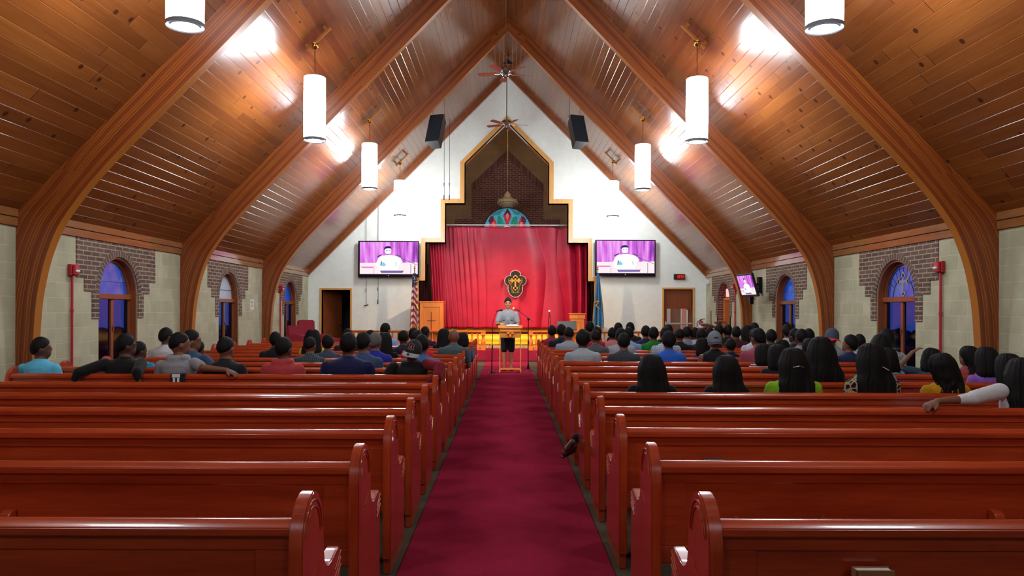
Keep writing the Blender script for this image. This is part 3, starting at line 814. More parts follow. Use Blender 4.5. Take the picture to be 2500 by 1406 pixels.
em = empty('cross_plaque', (at(1258, 692, 22.78)[0], YF + 0.285, 2.28))
tag(em, 'quatrefoil black plaque with a gold cross and white beaded rim pinned to the curtain', 'emblem')
def quatre(sc, n=16):
    """outline of four lobes, the bottom one longer"""
    P = []
    def arc(cx, cz, rx, rz, a0, a1):
        for k in range(n + 1):
            a = R(a0 + (a1 - a0) * k / n); P.append(((cx + rx * math.cos(a)) * sc, (cz + rz * math.sin(a)) * sc))
    arc(0, 0.27, 0.155, 0.15, 15, 165); arc(-0.165, 0.10, 0.145, 0.155, 75, 258); arc(0, -0.13, 0.21, 0.29, 172, 368); arc(0.165, 0.10, 0.145, 0.155, -78, 105)
    return [(x * 1.09, z) for x, z in P]
MB().prism(quatre(0.93), 'y', -0.02, 0.01).build('black_plaque', plain('black_velvet', srgb(16, 24, 22), rough=0.8), em, smooth=False)
bd = MB(); Q = quatre(0.97)
for i, p in enumerate(Q):
    q = Q[(i + 1) % len(Q)]; d = math.hypot(q[0] - p[0], q[1] - p[1]); k = max(1, int(d / 0.02))
    for j in range(k):
        bd.ellip((p[0] + (q[0] - p[0]) * j / k, -0.015, p[1] + (q[1] - p[1]) * j / k), (0.011, 0.011, 0.011), 6, 4)
bd.build('bead_rim', plain('pearl_beads', srgb(225, 222, 214), rough=0.25), em)
gc = MB()
def disc(x, z, r, a=-0.032, b=-0.02, n=16): gc.cyl((x, a, z), (x, b, z), r, n=n)
gc.prism([(-0.022, -0.15), (0.022, -0.15), (0.022, 0.22), (-0.022, 0.22)], 'y', -0.032, -0.02)
gc.prism([(-0.12, 0.075), (0.12, 0.075), (0.12, 0.125), (-0.12, 0.125)], 'y', -0.0325, -0.0205)
for x, z, r in ((0, 0.24, 0.03), (0.04, 0.205, 0.03), (-0.04, 0.205, 0.03), (0, 0.2, 0.035), (0.135, 0.1, 0.03), (-0.135, 0.1, 0.03), (0.105, 0.135, 0.033), (-0.105, 0.135, 0.033),
                (0.1, 0.065, 0.03), (-0.1, 0.065, 0.03), (0.105, 0.1, 0.04), (-0.105, 0.1, 0.04), (0, -0.165, 0.03), (0.045, -0.125, 0.032), (-0.045, -0.125, 0.032), (0, -0.13, 0.034)): disc(x, z, r)
gc.prism([(-0.03, 0.225), (0.03, 0.225), (0, 0.275)], 'y', -0.033, -0.021); gc.prism([(-0.03, -0.16), (0.03, -0.16), (0, -0.21)], 'y', -0.033, -0.021)
for s in (-1, 1): gc.prism([(s * 0.13, 0.07), (s * 0.13, 0.13), (s * 0.18, 0.10)], 'y', -0.033, -0.021)
gc.build('gold_cross', M['gold'], em, smooth=False)
sr = MB()
for s in (-1, 1):
    sr.tube([(s * x * 0.9, -0.024, z) for x, z in ((0.215, 0.13), (0.225, 0.06), (0.18, 0.0), (0.15, -0.04), (0.12, -0.09), (0.15, -0.14), (0.12, -0.19), (0.08, -0.16), (0.1, -0.22), (0.04, -0.28), (0.0, -0.25))], 0.0055, 5)
    sr.tube([(s * x, -0.024, z) for x, z in ((0.19, 0.18), (0.21, 0.10), (0.16, 0.03), (0.1, -0.01))], 0.004, 5)
    sr.tube([(s * (0.08 + 0.03 * math.cos(a)), -0.024, -0.24 + 0.03 * math.sin(a)) for a in [k * 0.6 for k in range(11)]], 0.004, 5)
sr.build('gold_scrolls', M['gold'], em)
MB().ellip((0, -0.035, 0.1), (0.022, 0.01, 0.022), 12, 8).build('red_jewel', plain('red_jewel', srgb(220, 50, 60), rough=0.1), em)

# gold draped altar steps below the curtain
gold_cloth = plain('yellow_gold_cloth', srgb(255, 206, 40), rough=0.5, bump=0.2, bscale=30)
al = empty('draped_altar_steps', (0, YF + 0.2, 0.32)); tag(al, 'altar steps draped in yellow gold fringed cloth below the curtain', 'altar cloth')
def cloth_front(z0, z1, y, amp=0.006, name='gold_cloth', mat=gold_cloth, x0=-2.4, x1=2.4):
    def f(u, v): return (x0 + (x1 - x0) * u, y + amp * math.sin(u * 150 + 3 * v) + amp * 2 * math.sin(v * 3.1416 * 3), z1 + (z0 - z1) * v)
    v_, f_ = cloth_grid(160, 12, f); o = MB().add(v_, f_).build(name, mat, al, angle=180)
    m_ = o.modifiers.new('thick', 'SOLIDIFY'); m_.thickness = 0.006; return o
MB().box(-2.4, 2.4, 0.40, 0.9, 0.0, 0.60).build('top_step', M['red_carpet'], al)
cloth_front(0.50, 0.605, 0.385, name='gold_cloth')
MB().box(-2.4, 2.4, 0.15, 0.42, 0.0, 0.42).build('lower_step', M['red_carpet'], al)
cloth_front(0.13, 0.43, 0.13, name='gold_cloth')
MB().box(-2.4, 2.4, 0.38, 0.62, 0.60, 0.61).build('gold_cloth', gold_cloth, al)
fr = MB()
for k in range(100): fr.box(-2.4 + k * 0.048, -2.4 + k * 0.048 + 0.03, 0.118, 0.126, 0.095, 0.135)
fr.build('fringe', M['gold'], al)
def lace_mat():
    t = NT('black_gold_lace_band'); v = swz(t, 'xz')
    vo = t.n('TexVoronoi', {'Vector': v, 'Scale': 26.0, 'Randomness': 0.25}, voronoi_dimensions='2D', feature='DISTANCE_TO_EDGE').outputs[0]
    return t.bsdf(color=t.ramp(vo, [(0.10, srgb(220, 190, 140)), (0.18, srgb(60, 40, 24))]), rough=0.6)
MB().box(-2.4, 2.4, 0.10, 0.14, 0.0, 0.10).build('patterned_band', lace_mat(), al)

# ---------------------------------------------------------------- altar rail
def post_prof(r, h):
    return [(r, 0), (r, h * 0.22), (r * 0.62, h * 0.25), (r * 0.7, h * 0.30), (r * 1.0, h * 0.42), (r * 0.8, h * 0.55), (r * 0.5, h * 0.68), (r * 0.62, h * 0.74), (r * 0.55, h * 0.8), (r * 0.7, h * 0.86), (r * 0.7, h)]
bal_me = MB().lathe(post_prof(0.042, 0.48), n=12).mesh('baluster'); bal_me.materials.append(M['oak_x'])
pst = MB().lathe(post_prof(0.072, 0.50), n=16).box(-0.065, 0.065, -0.065, 0.065, 0, 0.11).box(-0.065, 0.065, -0.065, 0.065, 0.43, 0.52).mesh('rail_post'); pst.materials.append(M['oak_x'])
for s, lab in ((-1, 'turned oak altar rail left of the centre gap'), (1, 'turned oak altar rail right of the centre gap')):
    rl = tag(empty('altar_rail', (0, 21.8, 0.32)), lab, 'railing', 'altar rails')
    x0, x1 = 0.62, 4.55
    MB().box(min(s * x0, s * x1), max(s * x0, s * x1), -0.07, 0.07, 0.525, 0.565).box(min(s * x0, s * x1), max(s * x0, s * x1), -0.04, 0.04, 0.495, 0.53).build('handrail', M['oak_x'], rl, bevel=0.008)
    MB().box(min(s * x0, s * x1), max(s * x0, s * x1), -0.04, 0.04, 0.0, 0.03).build('bottom_rail', M['oak_x'], rl, bevel=0.004)
    for xp in (0.69, 2.6, 4.48):
        o = link(bpy.data.objects.new('rail_post', pst), rl); o.location = (s * xp, 0, 0)
    k = x0 + 0.16 + 0.07
    while k < x1 - 0.1:
        if min(abs(k - q) for q in (0.69, 2.6, 4.48)) > 0.09:
            o = link(bpy.data.objects.new('baluster', bal_me), rl); o.location = (s * k, 0, 0.02)
        k += 0.165

# ---------------------------------------------------------------- pews
PL = 4.56
def pew_meshes():
    d = {}
    prof = [(-0.03, 0.085), (-0.03, 0.70), (-0.02, 0.76), (0.01, 0.815), (0.055, 0.852), (0.11, 0.868), (0.165, 0.852), (0.205, 0.812), (0.232, 0.76), (0.245, 0.70),
            (0.25, 0.63), (0.262, 0.59), (0.285, 0.565), (0.32, 0.552), (0.37, 0.555), (0.43, 0.566), (0.485, 0.568), (0.505, 0.555), (0.51, 0.53), (0.51, 0.085)]
    m = MB().prism(prof, 'x', -0.0235, 0.0235).prism([(-0.018, 0.0), (-0.018, 0.086), (0.50, 0.086), (0.50, 0.0)], 'x', -0.019, 0.019)
    me0 = m.mesh('end_panel', bevel=0.005, seg=2)
    for s in (-1, 1):
        b = MB(); x = s * 0.0245; b.add([tuple(v.co) for v in me0.vertices], [tuple(p.vertices) for p in me0.polygons])
        for off in (0.030, 0.052):
            pts = [(x, 0.107 + (0.137 - off) * math.cos(a), 0.70 + (0.168 - off) * math.sin(a)) for a in [R(v) for v in range(8, 168, 12)]]
            b.tube(pts, 0.0035, 5)
        for k in range(3):
            b.tube([(x, 0.505 - 0.012 * 0, 0.545 - 0.026 * k), (x, 0.41, 0.50 - 0.026 * k)], 0.0035, 5)
        b.tube([(x, 0.10, 0.585), (x, 0.20, 0.625)], 0.003, 5)
        d['end%d' % s] = b.mesh('end_panel'); d['end%d' % s].materials.append(M['pew_end'])
    h = PL / 2 - 0.045
    r = MB().prism([(-0.008, 0.750), (-0.008, 0.776), (0.016, 0.797), (0.030, 0.800), (0.050, 0.794), (0.056, 0.78), (0.056, 0.750)], 'x', -h, h)
    d['rail'] = r.mesh('top_rail', bevel=0.003, seg=2); d['rail'].materials.append(M['pew'])
    p = MB().box(-h, h, 0.020, 0.045, 0.34, 0.752)
    p.box(-h, h, 0.013, 0.02, 0.70, 0.752).box(-h, h, 0.012, 0.02, 0.34, 0.42)
    for x in (-h + 0.06, h - 0.06): p.box(x - 0.06, x + 0.06, 0.012, 0.02, 0.42, 0.70)
    d['back'] = p.mesh('backrest', bevel=0.003); d['back'].materials.append(M['pew'])
    s_ = MB().box(-h, h, 0.045, 0.49, 0.405, 0.435).box(-h, h, 0.42, 0.455, 0.34, 0.405)
    d['seat'] = s_.mesh('seat', bevel=0.006, seg=2); d['seat'].materials.append(M['pew'])
    d['brace'] = MB().prism([(-0.045, 0.0), (-0.045, 0.54), (-0.035, 0.575), (-0.01, 0.59), (0.02, 0.59), (0.02, 0.0)], 'x', -0.022, 0.022).mesh('brace', bevel=0.004); d['brace'].materials.append(M['pew_end'])
    rk = MB().box(-0.2, 0.2, -0.07, -0.058, 0.44, 0.50).box(-0.2, 0.2, -0.07, 0.02, 0.43, 0.44).box(-0.2, -0.19, -0.07, 0.02, 0.44, 0.555).box(0.19, 0.2, -0.07, 0.02, 0.44, 0.555)
    d['rack'] = rk.mesh('book_rack', bevel=0.002); d['rack'].materials.append(M['pew'])
    return d
PM = pew_meshes()
def make_pew(x, y, label):
    root = tag(empty('wooden_pew', (x, y, 0)), label, 'pew', 'rows of red stained wooden pews')
    s = 1 if x > 0 else -1
    for k in (-1, 1):
        e = link(bpy.data.objects.new('end_panel', PM['end%d' % k]), root); e.location = (k * (PL / 2 - 0.0235), 0, 0)
    link(bpy.data.objects.new('top_rail', PM['rail']), root); link(bpy.data.objects.new('backrest', PM['back']), root)
    link(bpy.data.objects.new('seat', PM['seat']), root)
    xb = -s * (PL / 2 + 0.64 - 2.18)          # brace near the middle of the pew
    o = link(bpy.data.objects.new('brace', PM['brace']), root); o.location = (xb, 0, 0)
    for q in (1.22, 3.3):
        o = link(bpy.data.objects.new('book_rack', PM['rack']), root); o.location = (-s * (PL / 2 + 0.64 - q), 0, 0)
    return root
ORD = ['nearest', 'second', 'third', 'fourth', 'fifth', 'sixth', 'seventh', 'eighth', 'ninth', 'tenth', 'eleventh', 'twelfth', 'thirteenth', 'fourteenth', 'fifteenth', 'sixteenth']
PX = 0.64 + PL / 2
LROW = [2.39 + 0.90 * k for k in range(16)]
RROW = [2.40 + 0.945 * k for k in range(15)]
for side, rows in ((-1, LROW), (1, RROW)):
    nm = 'left' if side < 0 else 'right'
    for k, y in enumerate(rows):
        if k == 0: lab = 'red stained wooden pew nearest the camera on the %s of the aisle' % nm
        elif k == len(rows) - 1: lab = 'red stained wooden pew nearest the altar rail on the %s of the aisle' % nm
        else: lab = '%s red stained wooden pew from the camera on the %s of the aisle' % (ORD[k], nm)
        make_pew(side * PX, y, lab)

def book(name, c, size, rot, col, label, group=None):
    root = tag(empty(name, c), label, 'book', group); root.rotation_euler = rot
    w, d, h = size
    MB().box(-w / 2, w / 2, -d / 2, -d / 2 + 0.004, 0, h).box(-w / 2, w / 2, d / 2 - 0.004, d / 2, 0, h).box(-w / 2, -w / 2 + 0.004, -d / 2, d / 2, 0, h).build('cover', col, root, bevel=0.001)
    MB().box(-w / 2 + 0.004, w / 2 - 0.004, -d / 2 + 0.004, d / 2 - 0.004, 0.004, h - 0.004).build('pages', M['paper'], root)
book('hymn_book', (1.18, RROW[2] - 0.024, 0.443), (0.13, 0.04, 0.185), (0, 0, 0), M['black'], 'black hymn book in the rack of the third right-hand pew, seen over the second')
book('hymn_book', (1.16, RROW[0] - 0.024, 0.443), (0.12, 0.04, 0.215), (0, 0, 0), plain('tan_cover', srgb(150, 110, 70), 0.7), 'tan book in the rack of the nearest right-hand pew at the bottom edge')

# ---------------------------------------------------------------- pendant lamps
shade_full = glow('white_pendant_shade', (0.86, 0.93, 1.0, 1), LAMP_GLOW)
LY = [-2.3, 2.3, 6.86, 11.47, 16.05, 20.6]  # first two rows are unseen lamps added to light the near pews
shade_dim = glow('dimmed_pendant_shade', (0.86, 0.93, 1.0, 1), LAMP_GLOW * 0.55)      # weaker unseen rear pair, added to light the pew backs
def pendant(sx, y, label):
    shade_glow = shade_dim if y < 0 else shade_full
    x = sx * 2.95 if sx < 0 else 2.89
    root = tag(empty('pendant_lamp', (x, y, 0)), label, 'lamp', 'white cylinder pendant lamps')
    zt = zc(x)
    zb = 4.08
    sh = MB().lathe([(0.158, 0.0), (0.163, 0.02), (0.165, 0.45), (0.162, 0.93), (0.15, 0.94)], (0, 0, zb), n=32, cap=False).build('lamp_shade', shade_glow, root)
    MB().lathe([(0.166, -0.03), (0.17, 0.005), (0.15, 0.005), (0.125, -0.03)], (0, 0, zb), n=32, cap=False).build('rim_ring', plain('grey_rim', srgb(120, 124, 130), 0.6), root)
    MB().lathe([(0.001, -0.028), (0.125, -0.026)], (0, 0, zb), n=28, cap=False).build('diffuser_disc', shade_glow, root)
    MB().lathe([(0.152, 0.938), (0.152, 0.95), (0.02, 0.955)], (0, 0, zb), n=28).build('top_plate', M['chrome'], root)
    MB().cyl((0, 0, zb + 0.95), (0, 0, zt - 0.04), 0.007, n=8).build('hanging_rod', M['brass'], root)
    MB().lathe([(0.012, -0.12), (0.03, -0.115), (0.05, -0.09), (0.055, -0.07), (0.04, -0.05), (0.06, -0.035), (0.0, -0.02)], (0, 0, zt - 0.10), n=18).build('brass_canopy', M['brass'], root)
    bar = MB().obox((0, 0, -0.085), (0.50, 0.05, 0.035)).obox((0.19, 0, -0.04), (0.05, 0.05, 0.08)).obox((-0.19, 0, -0.04), (0.05, 0.05, 0.08))
    b = bar.build('mounting_bar', M['oak_gold'], root, bevel=0.003); b.location = (0, 0, zt - 0.004); b.rotation_euler = (0, R(45) if sx > 0 else R(-45), 0)
pos_word = {6.86: 'nearest the camera, cut by the top edge', 11.47: 'second from the camera', 16.05: 'third from the camera', 20.6: 'closest to the white front wall', 2.3: 'above the rear pews, outside the photo', -2.3: 'behind the viewer'}
for y in LY:
    for sx, nm in ((-1, 'left'), (1, 'right')):
        pendant(sx, y, 'glowing white cylinder pendant on the %s, %s' % (nm, pos_word[y]))

# stage spots added out of view behind the last arch
def spot(loc, target, power, col, size, blend=0.6, radius=0.05):
    l = bpy.data.lights.new('stage_spot', 'SPOT'); l.energy = power; l.color = col; l.spot_size = R(size); l.spot_blend = blend; l.shadow_soft_size = radius
    o = bpy.data.objects.new('stage_spot', l); o.location = loc
    d = Vector(target) - Vector(loc); o.rotation_euler = d.to_track_quat('-Z', 'Y').to_euler()
    link(o); return o
for s in (-1, 1):
    lx, ly, lz = s * 3.35, 18.56, zc(3.35) - 0.24
    h = empty('spotlight', (lx, ly, lz)); tag(h, 'small black spotlight clamped behind the farthest arch on the %s' % ('left' if s < 0 else 'right'), 'spotlight', 'stage spotlights')
    d = (Vector((-s * 1.3, 22.5, 0.45)) - Vector((lx, ly, lz))).normalized()
    MB().cyl((0, 0, 0), tuple(-d * 0.16), 0.055, 0.04).cyl(tuple(-d * 0.08), (0, 0.0, 0.24), 0.008).build('lamp_housing', M['black'], h)
    spot((lx + d.x * 0.03, ly + d.y * 0.03, lz + d.z * 0.03), (-s * 1.3, 22.5, 0.45), STAGE_POWER, (1.0, 0.68, 0.40), 52, 1.0)

# strip lamp added out of sight behind the front wall to light the brick gable
st = tag(empty('strip_light', (0, YF + 0.27, 7.75)), 'fluorescent strip light on the inner face of the gable, out of sight', 'lamp')
MB().box(-0.6, 0.6, -0.07, 0.05, -0.03, 0.03).build('housing', M['white'], st)
MB().box(-0.58, 0.58, 0.05, 0.07, -0.025, 0.025).build('tube', glow('warm_tube', (1.0, 0.86, 0.7, 1), 75.0), st)

# two more unseen spots added on the middle arch to light speaker and aisle
for s in (-1, 1):
    lx, ly, lz = s * 2.2, 13.99, zc(2.2) - 0.22
    h = empty('spotlight', (lx, ly, lz)); tag(h, 'small black spotlight clamped to the middle arch on the %s' % ('left' if s < 0 else 'right'), 'spotlight', 'stage spotlights')
    tg = Vector((s * 0.1, 19.2, 0.3)); d = (tg - Vector((lx, ly, lz))).normalized()
    MB().cyl((0, 0, 0), tuple(-d * 0.14), 0.05, 0.036).cyl(tuple(-d * 0.07), (0, 0.0, 0.22), 0.008).build('lamp_housing', M['black'], h)
    spot((lx + d.x * 0.03, ly + d.y * 0.03, lz + d.z * 0.03), tuple(tg), WASH_POWER, (1.0, 0.88, 0.76), 34, 1.0)

# ---------------------------------------------------------------- ceiling fans
def fan(x, y, zh, ang, label):
    root = tag(empty('ceiling_fan', (x, y, zh)), label, 'fan', 'ceiling fans on long rods')
    MB().lathe([(0.02, 0.13), (0.09, 0.12), (0.125, 0.09), (0.13, 0.02), (0.10, -0.02), (0.06, -0.05), (0.055, -0.09), (0.03, -0.11), (0, -0.112)], n=28).build('motor', M['chrome'], root)
    MB().cyl((0, 0, 0.12), (0, 0, RIDGE - zh - 0.05), 0.012, n=8).build('down_rod', M['chrome'], root)
    MB().lathe([(0.015, -0.10), (0.05, -0.09), (0.07, -0.03), (0.07, 0.0)], (0, 0, RIDGE - zh - 0.04), n=18).build('canopy', M['brass'], root)
    blm = MB()
    for k in range(5):
        a = R(ang + 72 * k)
        poly = [(0.20, -0.055), (0.30, -0.06), (0.56, -0.068), (0.60, -0.055), (0.61, 0), (0.60, 0.055), (0.56, 0.068), (0.30, 0.06), (0.20, 0.055)]
        b = MB(); c_, s_ = math.cos(a), math.sin(a)
        for zz in (0,):
            top = []; bot = []
            for (r_, w_) in poly:
                zt_ = 0.0 + w_ * 0.2
                top.append((r_ * c_ - w_ * s_, r_ * s_ + w_ * c_, zt_ + 0.004)); bot.append((r_ * c_ - w_ * s_, r_ * s_ + w_ * c_, zt_ - 0.004))
            n = len(poly); b.add(top + bot, [tuple(range(n)), tuple(range(2 * n - 1, n - 1, -1))] + [(i, (i + 1) % n, n + (i + 1) % n, n + i) for i in range(n)])
        b.build('fan_blade', M['fan_wood'], root)
        MB().tube([(0.10 * c_, 0.10 * s_, 0.0), (0.16 * c_, 0.16 * s_, -0.02), (0.24 * c_, 0.24 * s_, -0.006)], 0.012, 6).build('blade_iron', M['chrome'], root)
    return root
M['fan_wood'] = wood('reddish_fan_blade', srgb(120, 60, 48), srgb(150, 80, 62), 'x', rough=0.35)
fan(-0.05, 16.05, 6.54, 24, 'ceiling fan high above the aisle, before the farthest arch')
fan(-0.03, 20.9, 6.65, 10, 'ceiling fan hanging just before the white gable, lower in the photo')
f3 = fan(0.08, 11.47, 6.52, 54, 'ceiling fan at the top edge of the photo, only its round hub showing')
MB().lathe([(0.02, -0.10), (0.09, -0.16), (0.10, -0.20), (0.085, -0.24), (0.0, -0.255)], n=24).build('light_bowl', plain('frosted_bowl', srgb(180, 184, 186), 0.4), f3)
vb = MB().prism([(-0.14, RIDGE - 0.26), (0.14, RIDGE - 0.26), (0, RIDGE - 0.12)], 'y', 21.0, 21.02)
tag(vb.build('ridge_vent', M['black']), 'small dark triangular vent under the roof ridge above the front fan', 'vent')

# chandelier
ch = tag(empty('chandelier', (0.0, 25.4, 0)), 'tiered crystal chandelier hanging on a gold chain before the brick gable', 'chandelier')
crystal = plain('smoky_crystal', srgb(190, 170, 130), rough=0.2, bump=0.6, bscale=60)
zc0 = at(0, 503, 25.4)[2]
tiers = [(0.02, 0.5), (0.07, 0.44), (0.10, 0.40), (0.14, 0.30), (0.24, 0.24), (0.34, 0.21), (0.345, 0.12), (0.27, 0.10), (0.265, 0.05), (0.18, 0.04), (0.17, 0.0), (0.02, -0.02)]
MB().lathe([(r, z) for r, z in tiers], (0, 0, zc0), n=30).build('crystal_tiers', crystal, ch)
dr = MB()
for rr_, zz_, nn in ((0.345, 0.10, 40), (0.265, 0.03, 32), (0.17, -0.02, 20)):
    for k in range(nn):
        a = 2 * math.pi * k / nn; dr.ellip((rr_ * math.cos(a), rr_ * math.sin(a), zc0 + zz_), (0.012, 0.012, 0.035), 5, 4)
dr.build('crystal_drops', crystal, ch)
cn = MB(); z = zc0 + 0.5; k = 0
while z < 8.93:
    cn.obox((0, 0, z + 0.02), (0.024 if k % 2 else 0.008, 0.008 if k % 2 else 0.024, 0.045)); z += 0.04; k += 1
cn.build('chain', M['aged_brass'], ch)

# ---------------------------------------------------------------- screens
def screen_bg():
    t = NT('screen_curtain_picture'); uv = t.n('SeparateXYZ', {0: t.n('TexCoord').outputs['UV']}).outputs
    u, v = uv[0], uv[1]
    w = t.n('TexNoise', {'Vector': t.n('CombineXYZ', {0: t.math('MULTIPLY', u, 14.0), 1: t.math('MULTIPLY', v, 0.8)}).outputs[0], 'Scale': 1.0, 'Detail': 3.0}).outputs[0]
    dark = t.math('MULTIPLY', t.math('POWER', u, 2.0), 0.10)
    f = t.math('SUBTRACT', w, dark)
    mag = t.ramp(f, [(0.28, srgb(140, 60, 170)), (0.42, srgb(214, 110, 224)), (0.60, srgb(244, 170, 250))])
    e = t.n('Emission', {0: mag, 1: 0.62}); t.t.links.new(e.outputs[0], t.out.inputs[0]); return t.m
M['s_bg'] = screen_bg()
M['s_white'] = glow('screen_white', (1.0, 0.98, 1.0, 1), 0.72)
M['s_cream'] = glow('screen_cream', srgb(255, 236, 240), 0.62)
M['s_dark'] = glow('screen_dark_violet', srgb(50, 34, 110), 0.6)
M['s_line'] = glow('screen_grey_violet', srgb(110, 90, 140), 0.6)
M['s_cyan'] = glow('screen_cyan', srgb(130, 215, 230), 0.6)
M['s_pink'] = glow('screen_pink', srgb(240, 130, 200), 0.6)
def picture(W, H, parent, detail=True):
    """the live picture of the speaker: u right, v up, on a flat screen"""
    bg = MB().add([(-W / 2, 0, -H / 2), (W / 2, 0, -H / 2), (W / 2, 0, H / 2), (-W / 2, 0, H / 2)], [(0, 1, 2, 3)], 0, [[(0, 0), (1, 0), (1, 1), (0, 1)]])
    sc = bg.build('screen', M['s_bg'], parent, smooth=False)
    def P(px, py): return ((px - 197) / 1400.0 * W - W / 2, H / 2 - (py - 310) / 800.0 * H)
    lay = [0.0]
    def shape(nm, pts, m):
        lay[0] += 0.0012
        MB().poly([(P(*p)[0], -lay[0], P(*p)[1]) for p in pts]).build(nm, m, sc, smooth=False)
    shape('pictured_rail', [(197, 835), (1597, 820), (1597, 1110), (197, 1110)], M['s_cream'])
    shape('pictured_cloth', [(215, 925), (525, 925), (520, 960), (270, 962), (215, 935)], M['s_pink'])
    shape('pictured_shirt', [(640, 720), (720, 660), (840, 640), (960, 640), (1060, 660), (1180, 700), (1230, 810), (1160, 830), (1110, 1010), (700, 1020), (620, 950), (590, 840)], M['s_white'])
    shape('pictured_face', [(800, 480), (800, 560), (825, 600), (880, 640), (930, 600), (955, 560), (955, 470), (880, 440)], M['s_white'])
    shape('pictured_hair', [(785, 500), (783, 460), (820, 425), (880, 415), (935, 425), (960, 460), (958, 500), (945, 475), (880, 470), (815, 480), (800, 512)], M['s_dark'])
    shape('pictured_features', [(825, 520), (870, 518), (870, 532), (825, 534)], M['s_line']); shape('pictured_features', [(895, 518), (940, 515), (940, 528), (895, 531)], M['s_line'])
    shape('pictured_features', [(820, 590), (880, 640), (930, 595), (905, 605), (880, 615), (850, 605)], M['s_line'])
    shape('pictured_shadow', [(710, 780), (730, 800), (720, 910), (695, 900)], M['s_dark'])
    shape('pictured_shadow', [(730, 830), (770, 810), (830, 880), (800, 915), (735, 915)], M['s_cyan']); shape('pictured_shadow', [(1055, 790), (1080, 830), (1085, 940), (1065, 900)], M['s_cyan'])
    shape('pictured_microphone', [(612, 670), (730, 618), (745, 632), (690, 660), (625, 690)], M['s_dark'])
    shape('pictured_microphone', [(1050, 630), (1080, 620), (1210, 670), (1195, 685), (1150, 680)], M['s_line'])
    shape('pictured_stand', [(1150, 690), (1590, 880), (1590, 890), (1150, 700)], M['s_dark'])
    shape('pictured_stand', [(1425, 850), (1435, 850), (1435, 1108), (1425, 1108)], M['s_dark']); shape('pictured_stand', [(540, 920), (546, 920), (541, 1108), (534, 1108)], M['s_dark'])
    shape('pictured_lectern', [(685, 1025), (1260, 1025), (1230, 1080), (725, 1085)], M['s_line'])
    shape('pictured_lectern', [(720, 1045), (1225, 1045), (1215, 1070), (735, 1075)], glow('screen_violet', srgb(140, 120, 200), 0.6))
    return sc
def wall_tv(cx, cz, W, H, label):
    root = tag(empty('wall_television', (cx, YF - 0.16, cz)), label, 'television', 'wall televisions either side of the opening')
    bz = 0.05
    MB().band([(-W / 2, -H / 2), (-W / 2, H / 2), (W / 2, H / 2), (W / 2, -H / 2), (-W / 2, -H / 2)],
              [(-W / 2 + bz, -H / 2 + 0.09), (-W / 2 + bz, H / 2 - 0.03), (W / 2 - 0.03, H / 2 - 0.03), (W / 2 - 0.03, -H / 2 + 0.09), (-W / 2 + bz, -H / 2 + 0.09)], 'y', -0.045, 0.0).box(-W / 2, W / 2, -0.03, 0.03, -H / 2, H / 2).build('bezel', plain('gloss_black_bezel', srgb(20, 18, 30), rough=0.12), root, smooth=False)
    pr = empty('picture_holder'); bpy.data.objects.remove(pr)
    sc = picture(W - bz - 0.03, H - 0.12, root); sc.location = ((bz - 0.03) / 2, -0.034, 0.03)
    MB().poly([(-0.02, -0.046, -H / 2 + 0.035), (0.02, -0.046, -H / 2 + 0.035), (0, -0.046, -H / 2 + 0.06)]).build('maker_mark', M['white'], root, smooth=False)
    MB().box(-0.3, 0.3, 0.03, 0.16, -0.2, 0.2).build('wall_bracket', M['black_metal'], root)
    return root
def rect_at(x0, y0, x1, y1, Y):
    a, b = at(x0, y0, Y), at(x1, y1, Y)
    return (a[0] + b[0]) / 2, (a[2] + b[2]) / 2, b[0] - a[0], a[2] - b[2]
a = rect_at(874, 589, 1022, 677.5, YF - 0.2); wall_tv(*a, 'big wall television left of the stepped opening, showing the speaker against magenta')
a = rect_at(1452.5, 584.5, 1600, 673, YF - 0.2); wall_tv(*a, 'big wall television right of the stepped opening, showing the speaker against magenta')

# small television on the right wall
sm_ = tag(empty('small_television', (5.42, 17.0, at(0, 695, 17.0)[2])), 'small tilted television on a black arm at the farthest right arch', 'television')
sm_.rotation_euler = (0, 0, 0)
hd = empty('tv_tilt'); bpy.data.objects.remove(hd)
tvm = Matrix.Rotation(R(-90 + 5), 4, 'Z') @ Matrix.Rotation(R(17), 4, 'X')
b = MB().box(-0.44, 0.44, 0.0, 0.05, -0.27, 0.27).box(-0.3, 0.3, 0.05, 0.10, -0.2, 0.2).build('casing', M['black'], sm_, bevel=0.006); b.matrix_local = tvm
s_ = picture(0.80, 0.45, sm_); s_.matrix_local = tvm @ Matrix.Translation((0, -0.003, 0.01))
ar = MB().box(0.45, 0.53, -0.03 + 0.55, 0.11 + 0.55, -0.16, 0.22).box(0.10, 0.50, 0.50, 0.53, 0.02, 0.07)
ar.tube([(0.1, 0.1, 0.0), (0.25, 0.35, 0.04), (0.48, 0.58, 0.04)], 0.022, 8).box(0.06, 0.16, -0.06, 0.12, -0.1, 0.12)
ar.tube([(0.15, 0.1, -0.1), (0.28, 0.3, -0.32), (0.45, 0.5, -0.1)], 0.006, 6).box(0.12, 0.2, 0.12, 0.2, -0.42, -0.25)
ar.build('wall_arm', M['black_metal'], sm_)

